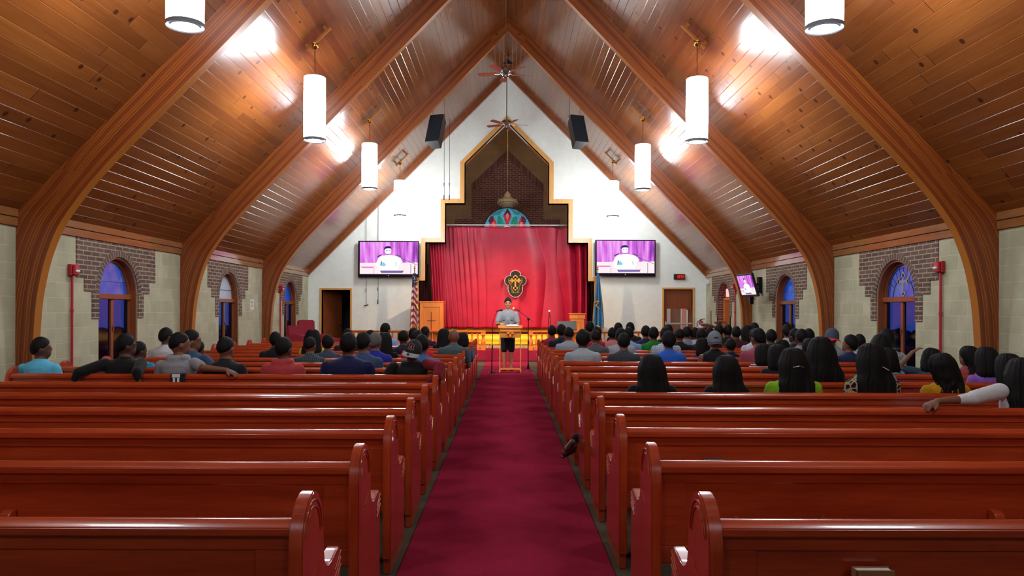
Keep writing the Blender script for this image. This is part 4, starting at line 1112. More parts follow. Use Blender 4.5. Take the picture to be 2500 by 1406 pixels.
# digital clock
ck = tag(empty('digital_clock', (at(1657.5, 0, YF)[0], YF - 0.06, at(0, 674.3, YF)[2])), 'small black digital clock with red figures 8:33 above the right door', 'clock')
MB().box(-0.165, 0.165, -0.02, 0.06, -0.08, 0.08).build('case', M['black'], ck, bevel=0.01)
MB().box(-0.15, 0.15, -0.024, -0.019, -0.065, 0.065).build('face', plain('dark_red_face', srgb(90, 8, 14), rough=0.3), ck)
SEG = {'8': 'abcdefg', '3': 'abgcd'}
def digit(mb, ch, x, z, w, h, t, y):
    seg = {'a': [(x, z + h), (x + w, z + h)], 'g': [(x, z + h / 2), (x + w, z + h / 2)], 'd': [(x, z), (x + w, z)], 'f': [(x, z + h / 2), (x, z + h)],
           'b': [(x + w, z + h / 2), (x + w, z + h)], 'e': [(x, z), (x, z + h / 2)], 'c': [(x + w, z), (x + w, z + h / 2)]}
    for s in SEG[ch]:
        (x0, z0), (x1, z1) = seg[s]
        mb.box(min(x0, x1) - t / 2, max(x0, x1) + t / 2, y - 0.002, y, min(z0, z1) - t / 2, max(z0, z1) + t / 2)
dg = MB()
for ch_, x in (('8', -0.055), ('3', 0.022), ('3', 0.088)): digit(dg, ch_, x, -0.04, 0.042, 0.082, 0.009, -0.025)
dg.box(-0.003, 0.009, -0.027, -0.025, 0.012, 0.024).box(-0.003, 0.009, -0.027, -0.025, -0.028, -0.016)
dg.build('red_figures', glow('led_red', (1.0, 0.04, 0.02, 1), 0.75), ck, smooth=False)

# hanging loudspeakers
for px, sx, lab in ((1065, -1, 'black loudspeaker hung from the ceiling on the left of the gable'), (1407, 1, 'black loudspeaker hung from the ceiling on the right of the gable')):
    x, y, z = at(px, 322, 19.2)
    sp = tag(empty('hanging_loudspeaker', (x, y, z)), lab, 'loudspeaker', 'hanging loudspeakers')
    rot = Matrix.Rotation(R(sx * 20), 4, 'Z') @ Matrix.Rotation(R(-22), 4, 'X')
    w, w2, h, d = 0.19, 0.12, 0.40, 0.36
    v = [(-w, -d / 2, -h), (w, -d / 2, -h), (w, -d / 2, h), (-w, -d / 2, h), (-w2, d / 2, -h), (w2, d / 2, -h), (w2, d / 2, h), (-w2, d / 2, h)]
    f = [(0, 1, 2, 3), (5, 4, 7, 6), (1, 5, 6, 2), (4, 0, 3, 7), (3, 2, 6, 7), (4, 5, 1, 0)]
    o = MB().add(v, f).build('cabinet', M['black'], sp, bevel=0.01); o.matrix_local = rot
    o2 = MB().box(-w + 0.012, w - 0.012, -d / 2 - 0.012, -d / 2, -h + 0.012, h - 0.012).build('front_grille', plain('speaker_grille', srgb(24, 32, 44), rough=0.8, bump=0.5, bscale=300), sp, bevel=0.004); o2.matrix_local = rot
    cb_ = MB()
    for k in (-1, 1):
        p = rot @ Vector((k * 0.16, -0.05, h)); top = (p.x, p.y, zc(x + p.x) - z)
        cb_.tube([tuple(p), (p.x, p.y, p.z + 0.12), top], 0.005, 6)
        for a in range(8):
            pass
        cb_.tube([(p.x + 0.025 * math.cos(t), p.y, p.z + 0.03 + 0.035 * math.sin(t)) for t in [q * 0.7 for q in range(10)]], 0.006, 6)
    cb_.build('hanging_cable', M['black_metal'], sp)

# thin cords
def cord(px, y0, y1, Y, handle, label, grp=None):
    x = at(px, 0, Y)[0]; z0 = zc(x) if y0 is None else at(0, y0, Y)[2]; z1 = at(0, y1, Y)[2]
    mb = MB().tube([(x, Y, z0), (x, Y, (z0 + z1) / 2), (x + 0.01, Y, z1)], 0.006, 6)
    c = mb.build('pull_cord', M['black_metal']); tag(c, label, 'cord', grp)
    if handle: MB().cyl((x - 0.06, Y, z1 - 0.02), (x + 0.07, Y, z1 + 0.01), 0.014).cyl((x, Y, z1 + 0.4), (x, Y, z1 + 0.5), 0.012).build('cord_handle', M['black_metal'], c)
    else: MB().cyl((x, Y, z1 - 0.02), (x, Y, z1 + 0.12), 0.014).cyl((x, Y, z1 + 0.38), (x, Y, z1 + 0.48), 0.012).build('cord_handle', M['black_metal'], c)
cord(893.5, None, 746, YF - 0.06, True, 'thin wall cord ending in a T handle, left of its neighbour under the left television')
cord(922.5, None, 742, YF - 0.06, False, 'thin wall cord ending in a small weight, right of the T handled one')
cord(1083, None, 487, 21.6, False, 'thin hanging cord beside the left loudspeaker, passing behind it')
cord(1096, None, 487, 21.6, False, 'thin hanging cord just right of the left loudspeaker')
det = MB().lathe([(0.0, 0), (0.05, 0.0), (0.07, 0.03), (0.07, 0.06)], at(1075, 156, 17.6), n=18)
tag(det.build('smoke_detector', M['white']), 'small round detector on the left roof slope before the farthest arch', 'smoke detector')

# ---------------------------------------------------------------- flags
def us_flag_mat():
    t = NT('striped_flag_cloth'); sp = t.n('SeparateXYZ', {0: t.n('TexCoord').outputs['UV']}).outputs
    s = t.math('FRACT', t.math('MULTIPLY', t.math('ADD', sp[1], t.math('MULTIPLY', sp[0], -0.10)), 8.5))
    st = t.math('GREATER_THAN', s, 0.5)
    c = t.mix(st, srgb(232, 214, 214), srgb(180, 26, 48))
    can = t.math('LESS_THAN', t.math('ADD', sp[1], t.math('MULTIPLY', sp[0], 0.05)), 0.26)
    c = t.mix(can, c, srgb(34, 34, 74))
    return t.bsdf(color=c, rough=0.6, sheen=0.2)
def flag(px, Y, ytop, ybot, wtop, wbot, mat, fringe, label, lean=0.0, stars=False):
    x, _, zt = at(px, ytop, Y); zb = at(0, ybot, Y)[2]; z_fl = 0.32
    root = tag(empty('standing_flag', (x, Y, z_fl)), label, 'flag')
    zt -= z_fl; zb -= z_fl
    MB().cyl((0, 0, 0), (0, 0, zt + 0.12), 0.013, n=10).build('pole', plain('dark_pole', srgb(60, 34, 24), 0.4), root)
    MB().lathe([(0.15, 0), (0.15, 0.02), (0.04, 0.06), (0.02, 0.12)], n=24).build('stand_base', M['brass'], root)
    MB().lathe([(0.015, 0.12), (0.03, 0.14), (0.012, 0.17), (0.025, 0.20), (0.0, 0.27)], (0, 0, zt), n=14).build('finial', M['brass'], root)
    def f(u, v):
        w = wtop + (wbot - wtop) * min(1, v * 1.15) ** 0.8
        xx = (u - 0.45) * w + lean * v
        yy = -0.05 + 0.045 * math.sin(u * 17 + 1.0 + 1.5 * v) * (0.4 + 0.6 * v) + 0.02 * math.sin(u * 41)
        return (xx, yy, zt + 0.05 * (u - 0.5) * 0 - (zt - zb) * v * (1 - 0.10 * abs(math.sin(u * 4))))
    nu, nv = 60, 50; v_, f_ = cloth_grid(nu, nv, f)
    uvs = [[((i + a) / nu, (j + b) / nv) for a, b in ((0, 0), (1, 0), (1, 1), (0, 1))] for j in range(nv) for i in range(nu)]
    o = MB().add(v_, f_, 0, uvs).build('flag_cloth', mat, root, angle=180); m_ = o.modifiers.new('thick', 'SOLIDIFY'); m_.thickness = 0.004
    fr = MB(); fr.tube([Vector(f(u / 40, 1.0)) + Vector((0, -0.004, -0.02)) for u in range(41)], 0.022, 6)
    fr.tube([Vector(f(0.02, v / 30)) + Vector((-0.004, -0.006, 0)) for v in range(15, 31)], 0.012, 6)
    fr.tube([Vector(f(0.98, v / 30)) + Vector((0.004, -0.006, 0)) for v in range(12, 31)], 0.010, 6)
    if fringe == 2: fr.tube([(-0.12, -0.11, zt - 0.86), (-0.02, -0.12, zt - 0.80), (0.03, -0.12, zt - 0.80), (-0.06, -0.12, zt - 0.93), (0.04, -0.12, zt - 1.02)], 0.02, 6)
    else: fr.tube([(-0.05, -0.11, zt - 0.82), (0.06, -0.11, zt - 0.92), (0.12, -0.11, zt - 1.05)], 0.018, 6)
    fr.build('gold_fringe', M['gold'], root)
    if stars:
        sm = MB(); rr = random.Random(2)
        for k in range(14):
            u, v = rr.uniform(0.05, 0.95), rr.uniform(0.04, 0.25); p = f(u, v)
            pts = []
            for q in range(10):
                r_ = 0.018 if q % 2 == 0 else 0.008; a = math.pi / 2 + q * math.pi / 5
                pts.append((p[0] + r_ * math.cos(a), p[1] - 0.012, p[2] + r_ * math.sin(a)))
            sm.poly(pts)
        sm.build('stars', M['white'], root, smooth=False)
    return root
flag(1012, 21.98, 668, 808, 0.09, 0.27, us_flag_mat(), 1, 'furled red and white striped flag with starred navy corner beside the big oak pulpit', stars=True)
flag(1459, 22.0, 668, 806, 0.05, 0.32, plain('colonial_blue_satin', srgb(70, 132, 178), rough=0.4), 2, 'furled light blue flag with gold fringe right of the opening')

# ---------------------------------------------------------------- pulpits
def panelled(root, w, d, h, top_over, cross, mat):
    MB().box(-w / 2, w / 2, -d / 2, d / 2, 0, h).build('body', mat, root, bevel=0.006)
    MB().box(-w / 2 - top_over, w / 2 + top_over, -d / 2 - top_over, d / 2 + top_over, h, h + 0.03).box(-w / 2 - top_over / 2, w / 2 + top_over / 2, -d / 2 - top_over / 2, d / 2 + top_over / 2, h - 0.02, h).build('top', mat, root, bevel=0.006)
    fr = MB(); a, b = w / 2, 0.10
    fr.box(-a, -a + 0.10, -d / 2 - 0.015, -d / 2, 0.0, h - 0.02).box(a - 0.10, a, -d / 2 - 0.015, -d / 2, 0.0, h - 0.02)
    fr.box(-a + 0.10, a - 0.10, -d / 2 - 0.015, -d / 2, h - 0.14, h - 0.02).box(-a + 0.10, a - 0.10, -d / 2 - 0.015, -d / 2, 0.0, 0.12)
    fr.build('front_frame', mat, root, bevel=0.004)
x, _, zt = at(1054, 736, 21.95)
pu = tag(empty('large_pulpit', (x, 22.1, 0.32)), 'tall orange oak pulpit with an inlaid Latin cross left of the curtain', 'pulpit')
panelled(pu, 0.68, 0.45, zt - 0.32 - 0.03, 0.02, True, M['oak'])
MB().box(-0.012, 0.012, -0.236, -0.222, 0.28, 1.10).box(-0.12, 0.12, -0.236, -0.222, 0.84, 0.864).build('inlaid_cross', plain('dark_inlay', srgb(150, 74, 24), 0.5), pu)
x, _, zt = at(1409, 764, 21.95)
pu2 = tag(empty('small_pulpit', (x, 22.0, 0.32)), 'short orange oak pulpit with an overhanging top, right end of the curtain', 'pulpit')
w = 0.40; h = zt - 0.32
MB().box(-w / 2, w / 2, -0.16, 0.16, 0, h - 0.16).build('body', M['oak'], pu2, bevel=0.005)
MB().box(-w / 2 - 0.02, w / 2 + 0.02, -0.18, 0.18, h - 0.16, h - 0.03).box(-w / 2 - 0.045, w / 2 + 0.045, -0.2, 0.2, h - 0.03, h).build('top', M['oak'], pu2, bevel=0.005)
MB().box(-0.09, 0.09, -0.172, -0.158, h - 0.26, h - 0.245).box(-0.09, 0.09, -0.172, -0.158, 0.1, 0.115).box(-0.09, -0.075, -0.172, -0.158, 0.1, h - 0.245).box(0.075, 0.09, -0.172, -0.158, 0.1, h - 0.245).build('front_moulding', M['oak_gold'], pu2)

# lectern in the aisle
LXc, LYc = at(1246, 0, 17.75)[0], 17.75
le = tag(empty('lectern', (LXc, LYc, 0)), 'slim oak lectern on two thin legs in the aisle, the speaker standing behind it', 'lectern')
MB().obox((0, 0, 1.085), (0.57, 0.42, 0.03), (R(6), 0, 0)).build('reading_top', M['oak_gold'], le, bevel=0.005)
v = [(-0.275, -0.17, 1.07), (0.275, -0.17, 1.07), (0.275, 0.17, 1.07), (-0.275, 0.17, 1.07), (-0.245, -0.14, 0.83), (0.245, -0.14, 0.83), (0.245, 0.14, 0.83), (-0.245, 0.14, 0.83)]
MB().add(v, [(0, 1, 2, 3), (4, 7, 6, 5), (0, 4, 5, 1), (1, 5, 6, 2), (2, 6, 7, 3), (3, 7, 4, 0)]).box(-0.25, 0.25, -0.185, -0.16, 0.975, 1.06).build('desk_box', M['oak_gold'], le, bevel=0.004)
MB().box(-0.02, 0.02, -0.20, -0.15, 0.85, 1.01).box(-0.08, 0.08, -0.20, -0.15, 0.925, 0.965).build('cross', M['oak'], le, bevel=0.003)
for s in (-1, 1):
    MB().box(s * 0.245 - 0.011, s * 0.245 + 0.011, -0.012, 0.012, 0.07, 0.84).build('leg', M['oak_gold'], le, bevel=0.003)
    MB().box(s * 0.245 - 0.018, s * 0.245 + 0.018, -0.17, 0.17, 0.02, 0.07).cyl((s * 0.245, -0.15, 0), (s * 0.245, -0.15, 0.03), 0.016).cyl((s * 0.245, 0.15, 0), (s * 0.245, 0.15, 0.03), 0.016).build('foot', M['oak_gold'], le, bevel=0.004)
MB().box(-0.235, 0.235, -0.14, -0.02, 0.075, 0.115).build('crossbar', M['oak_gold'], le, bevel=0.004)
op = tag(empty('open_book', (LXc + 0.05, LYc - 0.02, 1.112)), 'open book with white pages on the lectern top', 'book'); op.rotation_euler = (R(6), 0, 0)
pg = MB()
for s in (-1, 1):
    pts = [(s * 0.14 * k / 6, 0.012 + 0.012 * math.sin(math.pi * min(1, k / 4.0))) for k in range(7)]
    pg.prism([(0, 0)] + pts + [(s * 0.14, 0)], 'y', -0.09, 0.09)
pg.build('pages', M['paper'], op); MB().box(-0.146, 0.146, -0.095, 0.095, -0.004, 0.0).build('cover', M['black'], op)

# microphone stands
def mic(mb, p, d, head=0.026):
    p, d = Vector(p), Vector(d).normalized()
    mb.cyl(p, p + d * 0.15, 0.011, 0.016, n=10)
def mic_head(p, d, parent, m):
    p, d = Vector(p), Vector(d).normalized(); MB().ellip(p + d * 0.175, (0.028, 0.028, 0.034), 12, 8).build('microphone_head', m, parent)
ys = 17.55
x, _, _ = at(1201, 0, ys)
m1 = tag(empty('microphone_stand', (x, ys, 0)), 'round-based black microphone stand with a curved neck left of the lectern', 'microphone stand')
MB().lathe([(0.105, 0), (0.108, 0.02), (0.09, 0.035), (0.02, 0.045), (0, 0.046)], n=28).build('round_base', M['black_metal'], m1)
MB().cyl((0, 0, 0.03), (0.008, 0, 0.62), 0.012, n=10).cyl((0.008, 0, 0.60), (0.02, 0, 1.12), 0.008, n=10).cyl((0.008, 0, 0.57), (0.01, 0, 0.66), 0.017, n=10).build('pole', M['black_metal'], m1)
MB().tube([(0.02, 0, 1.10), (0.028, 0, 1.2), (0.055, 0.0, 1.32), (0.11, 0.0, 1.42), (0.15, 0, 1.47)], 0.006, 8).build('gooseneck', M['black_metal'], m1)
mb = MB(); mic(mb, (0.10, 0, 1.455), (0.12, 0.12, 0.03)); mb.build('microphone', M['black'], m1); mic_head((0.10, 0, 1.455), (0.12, 0.12, 0.03), m1, M['black'])
ys = 17.75; x, _, _ = at(1290, 0, ys)
m2 = tag(empty('microphone_boom_stand', (x, ys, 0)), 'tripod boom microphone stand right of the lectern, its arm reaching to the speaker', 'microphone stand')
for a in (200, 320, 80):
    MB().tube([(0, 0, 0.10), (0.20 * math.cos(R(a)), 0.20 * math.sin(R(a)), 0.035), (0.32 * math.cos(R(a)), 0.32 * math.sin(R(a)), 0.012)], 0.008, 8).build('leg', M['black_metal'], m2)
MB().cyl((0, 0, 0.09), (0, 0, 0.22), 0.035, 0.015).cyl((0, 0, 0.1), (0, 0, 1.28), 0.011).cyl((0, 0, 0.68), (0, 0, 0.76), 0.018).build('pole', M['black_metal'], m2)
bx0, bx1 = at(1305, 787, ys), at(1264, 759, ys)
MB().cyl((bx0[0] - x, 0, bx0[2]), (bx1[0] - x, 0.1, bx1[2] + 0.02), 0.008).ellip((0, 0, 1.27), (0.03, 0.03, 0.035)).build('boom_arm', M['black_metal'], m2)
mb = MB(); pm = (bx1[0] - x + 0.06, 0.1, bx1[2] - 0.005); mic(mb, pm, (-0.18, 0.05, 0.07)); mb.build('microphone', M['black'], m2)
mic_head(pm, (-0.18, 0.05, 0.07), m2, plain('yellow_foam', srgb(225, 190, 110), rough=0.8))
ys = 20.6; x, _, _ = at(1340, 0, ys)
m3 = tag(empty('vocal_microphone_stand', (x, ys, 0)), 'upright black microphone stand with a silver-headed microphone near the right altar rail', 'microphone stand')
MB().lathe([(0.12, 0), (0.12, 0.02), (0.02, 0.035)], n=24).build('round_base', M['black_metal'], m3)
MB().cyl((0, 0, 0.03), (0, 0, 1.30), 0.011).cyl((0.045, 0, 0.9), (0.045, 0, 1.36), 0.008).build('pole', M['black_metal'], m3)
mb = MB(); mic(mb, (0.012, 0, 1.28), (0, 0, 1)); mb.build('microphone', M['black'], m3); mic_head((0.012, 0, 1.28), (0, 0, 1), m3, plain('silver_mic_grille', srgb(225, 215, 210), rough=0.4))
x0, _, z1 = at(1360, 789, 19.3); x1, _, z0 = at(1408, 803, 19.3)
ms = tag(empty('music_stand', ((x0 + x1) / 2, 19.3, 0)), 'wide black music stand with its desk tilted, before the short pulpit', 'music stand')
o = MB().box(-0.25, 0.25, -0.01, 0.01, -0.10, 0.14).box(-0.25, 0.25, -0.05, 0.01, -0.115, -0.10).build('desk', M['black'], ms, bevel=0.003); o.location = (0, 0, (z0 + z1) / 2); o.rotation_euler = (R(-20), R(-2), 0)
MB().cyl((0, 0, 0.08), (0, 0, (z0 + z1) / 2), 0.012).build('pole', M['black_metal'], ms)
for a in (90, 210, 330): MB().tube([(0, 0, 0.12), (0.28 * math.cos(R(a)), 0.28 * math.sin(R(a)), 0.01)], 0.009, 6).build('leg', M['black_metal'], ms)

# ---------------------------------------------------------------- fire alarms and conduits on the side walls
def alarm(sgn, px, py, label):
    Y = WX * FPX / abs(px - 1238); z = at(0, py, Y)[2]
    r_ = tag(empty('fire_alarm', (sgn * (WX - 0.0), Y, z)), label, 'fire alarm', 'red fire alarms on the side walls')
    s = -sgn
    MB().box(min(0, s * 0.055), max(0, s * 0.055), -0.065, 0.065, -0.08, 0.08).build('backbox', M['red_paint'], r_, bevel=0.008)
    MB().box(min(s * 0.055, s * 0.10), max(s * 0.055, s * 0.10), -0.055, 0.055, -0.07, 0.07).build('horn_face', M['red_paint'], r_, bevel=0.012)
    MB().ellip((s * 0.105, -0.0, -0.015), (0.025, 0.045, 0.022), 12, 8).build('strobe_lens', M['clear'], r_)
    cd = MB().cyl((sgn * (WX - 0.028), Y, 0.02), (sgn * (WX - 0.028), Y, z - 0.08), 0.017, n=10).cyl((sgn * (WX - 0.028), Y, 1.42), (sgn * (WX - 0.028), Y, 1.47), 0.023, n=10)
    tag(cd.build('red_conduit', M['red_paint']), 'thin red conduit running down below the alarm ' + label.split(',')[0].replace('red fire alarm strobe ', '').replace('on the right wall', ''), 'conduit', 'red conduits')
alarm(-1, 171, 663, 'red fire alarm strobe left of the nearest left window, on pale block')
alarm(1, 2301, 648, 'red fire alarm strobe right of the nearest right window, on pale block')
alarm(-1, 682, 706, 'red fire alarm strobe beside the farthest left window, behind the last arch')
alarm(1, 1797, 698, 'red fire alarm strobe beside the brick doorway on the right wall')

pY = WX * FPX / (1238 - 615.5)
pp = MB().box(-WX, -WX + 0.004, pY - 0.13, pY + 0.13, 1.47 - 0.10 + 0.09, 1.47 + 0.24).build('paper_notice', M['paper']); tag(pp, 'white paper notice taped to the left wall by the middle window', 'notice')
ik = MB()
for i, (a, b) in enumerate(((-0.08, 0.05), (-0.09, 0.08), (-0.06, 0.03), (-0.08, 0.07), (-0.05, 0.05))):
    z = 1.66 - 0.03 * i; ik.box(-WX + 0.004, -WX + 0.006, pY + a, pY + b, z, z + 0.008)
ik.build('written_lines', M['ink'], pp)
wbx = tag(empty('exit_light_box', (WX, 22.15, at(0, 686, 22.15)[2])), 'small white box light on the right wall at the front corner', 'light fitting')
MB().box(-0.10, 0, -0.07, 0.07, -0.07, 0.07).build('case', M['white'], wbx, bevel=0.01)
MB().cyl((-0.104, 0, 0), (-0.10, 0, 0), 0.03).build('lens', plain('grey_lens', srgb(170, 170, 165), 0.3), wbx)
MB().cyl((-0.02, 0, 0.07), (-0.02, 0, 0.30), 0.01).build('feed_pipe', M['chrome'], wbx)

# ---------------------------------------------------------------- right corner: drum shield, drums, extinguisher
sh = tag(empty('drum_shield', (0, 20.6, 0)), 'clear acrylic drum shield with pale hinged edges before the right door', 'drum shield')
def sx(px): return at(px, 0, 20.6)[0]
zt = at(0, 752, 20.6)[2]
for a, b, mt in ((1628, 1637, 'p'), (1637, 1662, 'c'), (1664, 1676, 'w'), (1676, 1690, 'c')):
    m_ = {'p': plain('frosted_strip', srgb(214, 190, 180), 0.4), 'c': M['acrylic'], 'w': plain('pink_reflecting_strip', srgb(226, 150, 128), 0.4)}[mt]
    MB().box(sx(a), sx(b), -0.004, 0.004, 0.02, zt).build('panel', m_, sh, smooth=False)
MB().box(sx(1662), sx(1664.3), -0.012, 0.012, 0, zt).box(sx(1676), sx(1679), -0.012, 0.012, 0, zt - 0.03).build('hinge_strip', M['white'], sh)
zr = at(0, 788, 20.6)[2]
MB().box(sx(1624), sx(1689), -0.03, -0.006, zr - 0.02, zr + 0.02).box(sx(1623.5), sx(1626), -0.035, -0.004, zr - 0.04, zr + 0.05).build('top_rail', plain('aluminium', srgb(200, 198, 190), 0.4, metal=0.3), sh)
dk_ = tag(empty('drum_kit', (at(1716, 0, 20.2)[0], 20.2, 0)), 'drum kit in the right front corner, two bronze cymbals above red drum shells', 'drum kit')
bronze = plain('bronze_cymbal', srgb(110, 72, 52), rough=0.25, metal=0.7)
def cym(x, y, z, r, tx, ty):
    o = MB().lathe([(0.0, 0.03), (0.03, 0.022), (0.045, 0.008), (r * 0.7, -0.006), (r, -0.018), (r, -0.021), (0.04, 0.003), (0, 0.01)], n=32).build('cymbal', bronze, dk_)
    o.location = (x, y, z); o.rotation_euler = (R(tx), R(ty), 0)
    MB().cyl((x, y, 0.05), (x, y, z + 0.04), 0.010).tube([(x, y, 0.3), (x + 0.2, y - 0.1, 0.0)], 0.008, 6).tube([(x, y, 0.3), (x - 0.15, y - 0.15, 0.0)], 0.008, 6).tube([(x, y, 0.3), (x, y + 0.2, 0.0)], 0.008, 6).build('cymbal_stand', M['chrome'], dk_)
cym(0.08, -0.15, at(0, 791, 20.05)[2], 0.22, 14, 8); cym(0.42, -0.2, at(0, 784.5, 20.0)[2], 0.17, 14, -2)
MB().cyl((-0.05, 0, 0.92), (-0.05, 0, 1.03), 0.16, n=28).build('tom_drum', M['red_paint'], dk_); MB().cyl((-0.05, 0, 1.03), (-0.05, 0, 1.04), 0.165, n=28).build('tom_head', M['white'], dk_)
MB().cyl((0.1, -0.25, 0.30), (0.1, 0.2, 0.30), 0.27, n=36).build('bass_drum', M['red_paint'], dk_); MB().cyl((-0.05, 0, 0.55), (-0.05, 0, 0.92), 0.012).build('tom_mount', M['chrome'], dk_)
mp = MB().cyl((at(1735.5, 0, 20.4)[0], 20.4, 0.0), (at(1735.5, 0, 20.4)[0], 20.4, at(0, 757, 20.4)[2]), 0.022)
mp.lathe([(0.13, 0), (0.13, 0.02), (0.02, 0.04)], (at(1735.5, 0, 20.4)[0], 20.4, 0), n=20)
tag(mp.build('metal_pole', M['chrome']), 'bright upright metal pole standing between the two cymbals', 'pole')
fx = tag(empty('fire_extinguisher', (at(1711, 0, 22.4)[0], 22.38, at(0, 800, 22.4)[2] - 0.15)), 'red fire extinguisher with a white label on the front wall by the right corner', 'fire extinguisher')
MB().cyl((0, 0, 0), (0, 0, 0.32), 0.07, n=20).ellip((0, 0, 0.32), (0.07, 0.07, 0.06)).build('cylinder', M['red_paint'], fx)
MB().cyl((0, 0, 0.10), (0, 0, 0.30), 0.0712, n=20).build('label_band', M['white'], fx)
MB().cyl((0, 0, 0.36), (0, 0, 0.43), 0.02).tube([(0.02, 0, 0.42), (0.11, -0.02, 0.44)], 0.012, 6).tube([(-0.02, 0, 0.40), (-0.12, -0.02, 0.34), (-0.13, -0.02, 0.15), (-0.1, -0.03, 0.02)], 0.011, 8).build('valve_and_hose', M['black'], fx)
MB().box(-0.03, 0.03, 0.06, 0.12, 0.1, 0.34).build('wall_hook', M['black'], fx)

# ---------------------------------------------------------------- left corner: red chairs
redf = plain('crimson_upholstery', srgb(150, 28, 50), rough=0.85, bump=0.3, bscale=150)
def redchair(x, y, rz, lean, z, label):
    root = tag(empty('upholstered_chair', (x, y, z), rz), label, 'chair', 'red upholstered chairs in the left front corner')
    o = MB().box(-0.24, 0.24, -0.04, 0.04, 0.0, 0.62).build('backrest', redf, root, bevel=0.035, seg=3); o.location = (0, 0.22, 0.44); o.rotation_euler = (R(-10 - lean), 0, 0)
    MB().box(-0.25, 0.25, -0.25, 0.24, 0.38, 0.47).build('seat', redf, root, bevel=0.03, seg=3)
    for a in (-1, 1):
        for b in (-1, 1): MB().cyl((a * 0.22, b * 0.21, 0), (a * 0.21, b * 0.2, 0.39), 0.012).build('leg', M['black_metal'], root)
redchair(-5.50, 20.75, R(25), 2, 0.14, 'red upholstered chair with the tallest back in the left front corner stack')
redchair(-5.60, 20.12, R(25), 4, 0.0, 'lower red upholstered chair nested before the tallest red back')
so = tag(empty('red_sofa', (-4.95, 18.7, 0)), 'long crimson sofa with a sagging back behind the left pews', 'sofa')
zs = at(0, 820, 18.7)[2]
def sag(x): return zs - 0.02 + 0.03 * math.cos(x * 3.0) - 0.04 * math.cos(x * 9)
bk_ = MB(); n = 24
bk_.prism([(-0.85 + 1.75 * k / n, sag(-0.85 + 1.75 * k / n)) for k in range(n + 1)] + [(0.90, 0.10), (-0.85, 0.10)], 'y', -0.12, 0.12)
bk_.build('backrest', redf, so, bevel=0.03, seg=3)
MB().box(-0.85, 0.9, 0.12, 0.75, 0.12, 0.45).build('seat', redf, so, bevel=0.04, seg=3)
for s, x in ((-1, -0.85), (1, 0.90)): MB().box(min(x, x + s * 0.12), max(x, x + s * 0.12), -0.12, 0.75, 0.1, 0.62).build('armrest', redf, so, bevel=0.05, seg=3)
MB().box(-0.8, 0.85, -0.08, 0.7, 0.0, 0.12).build('plinth', M['black'], so)

# cloth with a white letter hung over a pew back
cl = tag(empty('navy_cloth', (at(434, 0, 7.77)[0], LROW[6] - 0.003, 0)), 'navy cloth with a bold white T hanging over the back of the seventh left pew', 'cloth')
def cf_(u, v): return (-0.075 + 0.15 * u + 0.004 * math.sin(9 * v), -0.016 - 0.004 * math.sin(u * 7) if v > 0.12 else 0.03 - 0.046 * (v / 0.12), 0.806 if v < 0.12 else 0.806 - 0.115 * (v - 0.12) / 0.88)
v_, f_ = cloth_grid(12, 20, cf_); o = MB().add(v_, f_).build('fabric', plain('navy_fabric', srgb(20, 26, 48), 0.9), cl, angle=180); m_ = o.modifiers.new('thick', 'SOLIDIFY'); m_.thickness = 0.003
MB().box(-0.055, 0.03, -0.026, -0.024, 0.765, 0.803).box(-0.045, -0.022, -0.026, -0.024, 0.70, 0.77).box(-0.002, 0.022, -0.026, -0.024, 0.70, 0.77).build('white_letter', M['white'], cl, smooth=False)

# ---------------------------------------------------------------- people
TMP = bpy.data.scenes.new('workbench')
def workbench_graph():
    with bpy.context.temp_override(scene=TMP, view_layer=TMP.view_layers[0]):
        return bpy.context.evaluated_depsgraph_get()
def fuse(mb, name, voxel, iters=3):
    """melt overlapping closed shapes into one continuous surface"""
    me = bpy.data.meshes.new('tmp'); me.from_pydata(mb.v, [], mb.f)
    bm = bmesh.new(); bm.from_mesh(me); bmesh.ops.recalc_face_normals(bm, faces=bm.faces); bm.to_mesh(me); bm.free()
    o = bpy.data.objects.new('tmp', me); TMP.collection.objects.link(o)
    r = o.modifiers.new('r', 'REMESH'); r.mode = 'VOXEL'; r.voxel_size = voxel; r.use_smooth_shade = True
    s = o.modifiers.new('s', 'SMOOTH'); s.factor = 0.5; s.iterations = iters
    dg = workbench_graph()
    out = bpy.data.meshes.new_from_object(o.evaluated_get(dg)); out.name = name
    bpy.data.objects.remove(o); bpy.data.meshes.remove(me)
    out.materials.clear(); out.shade_smooth()
    return out

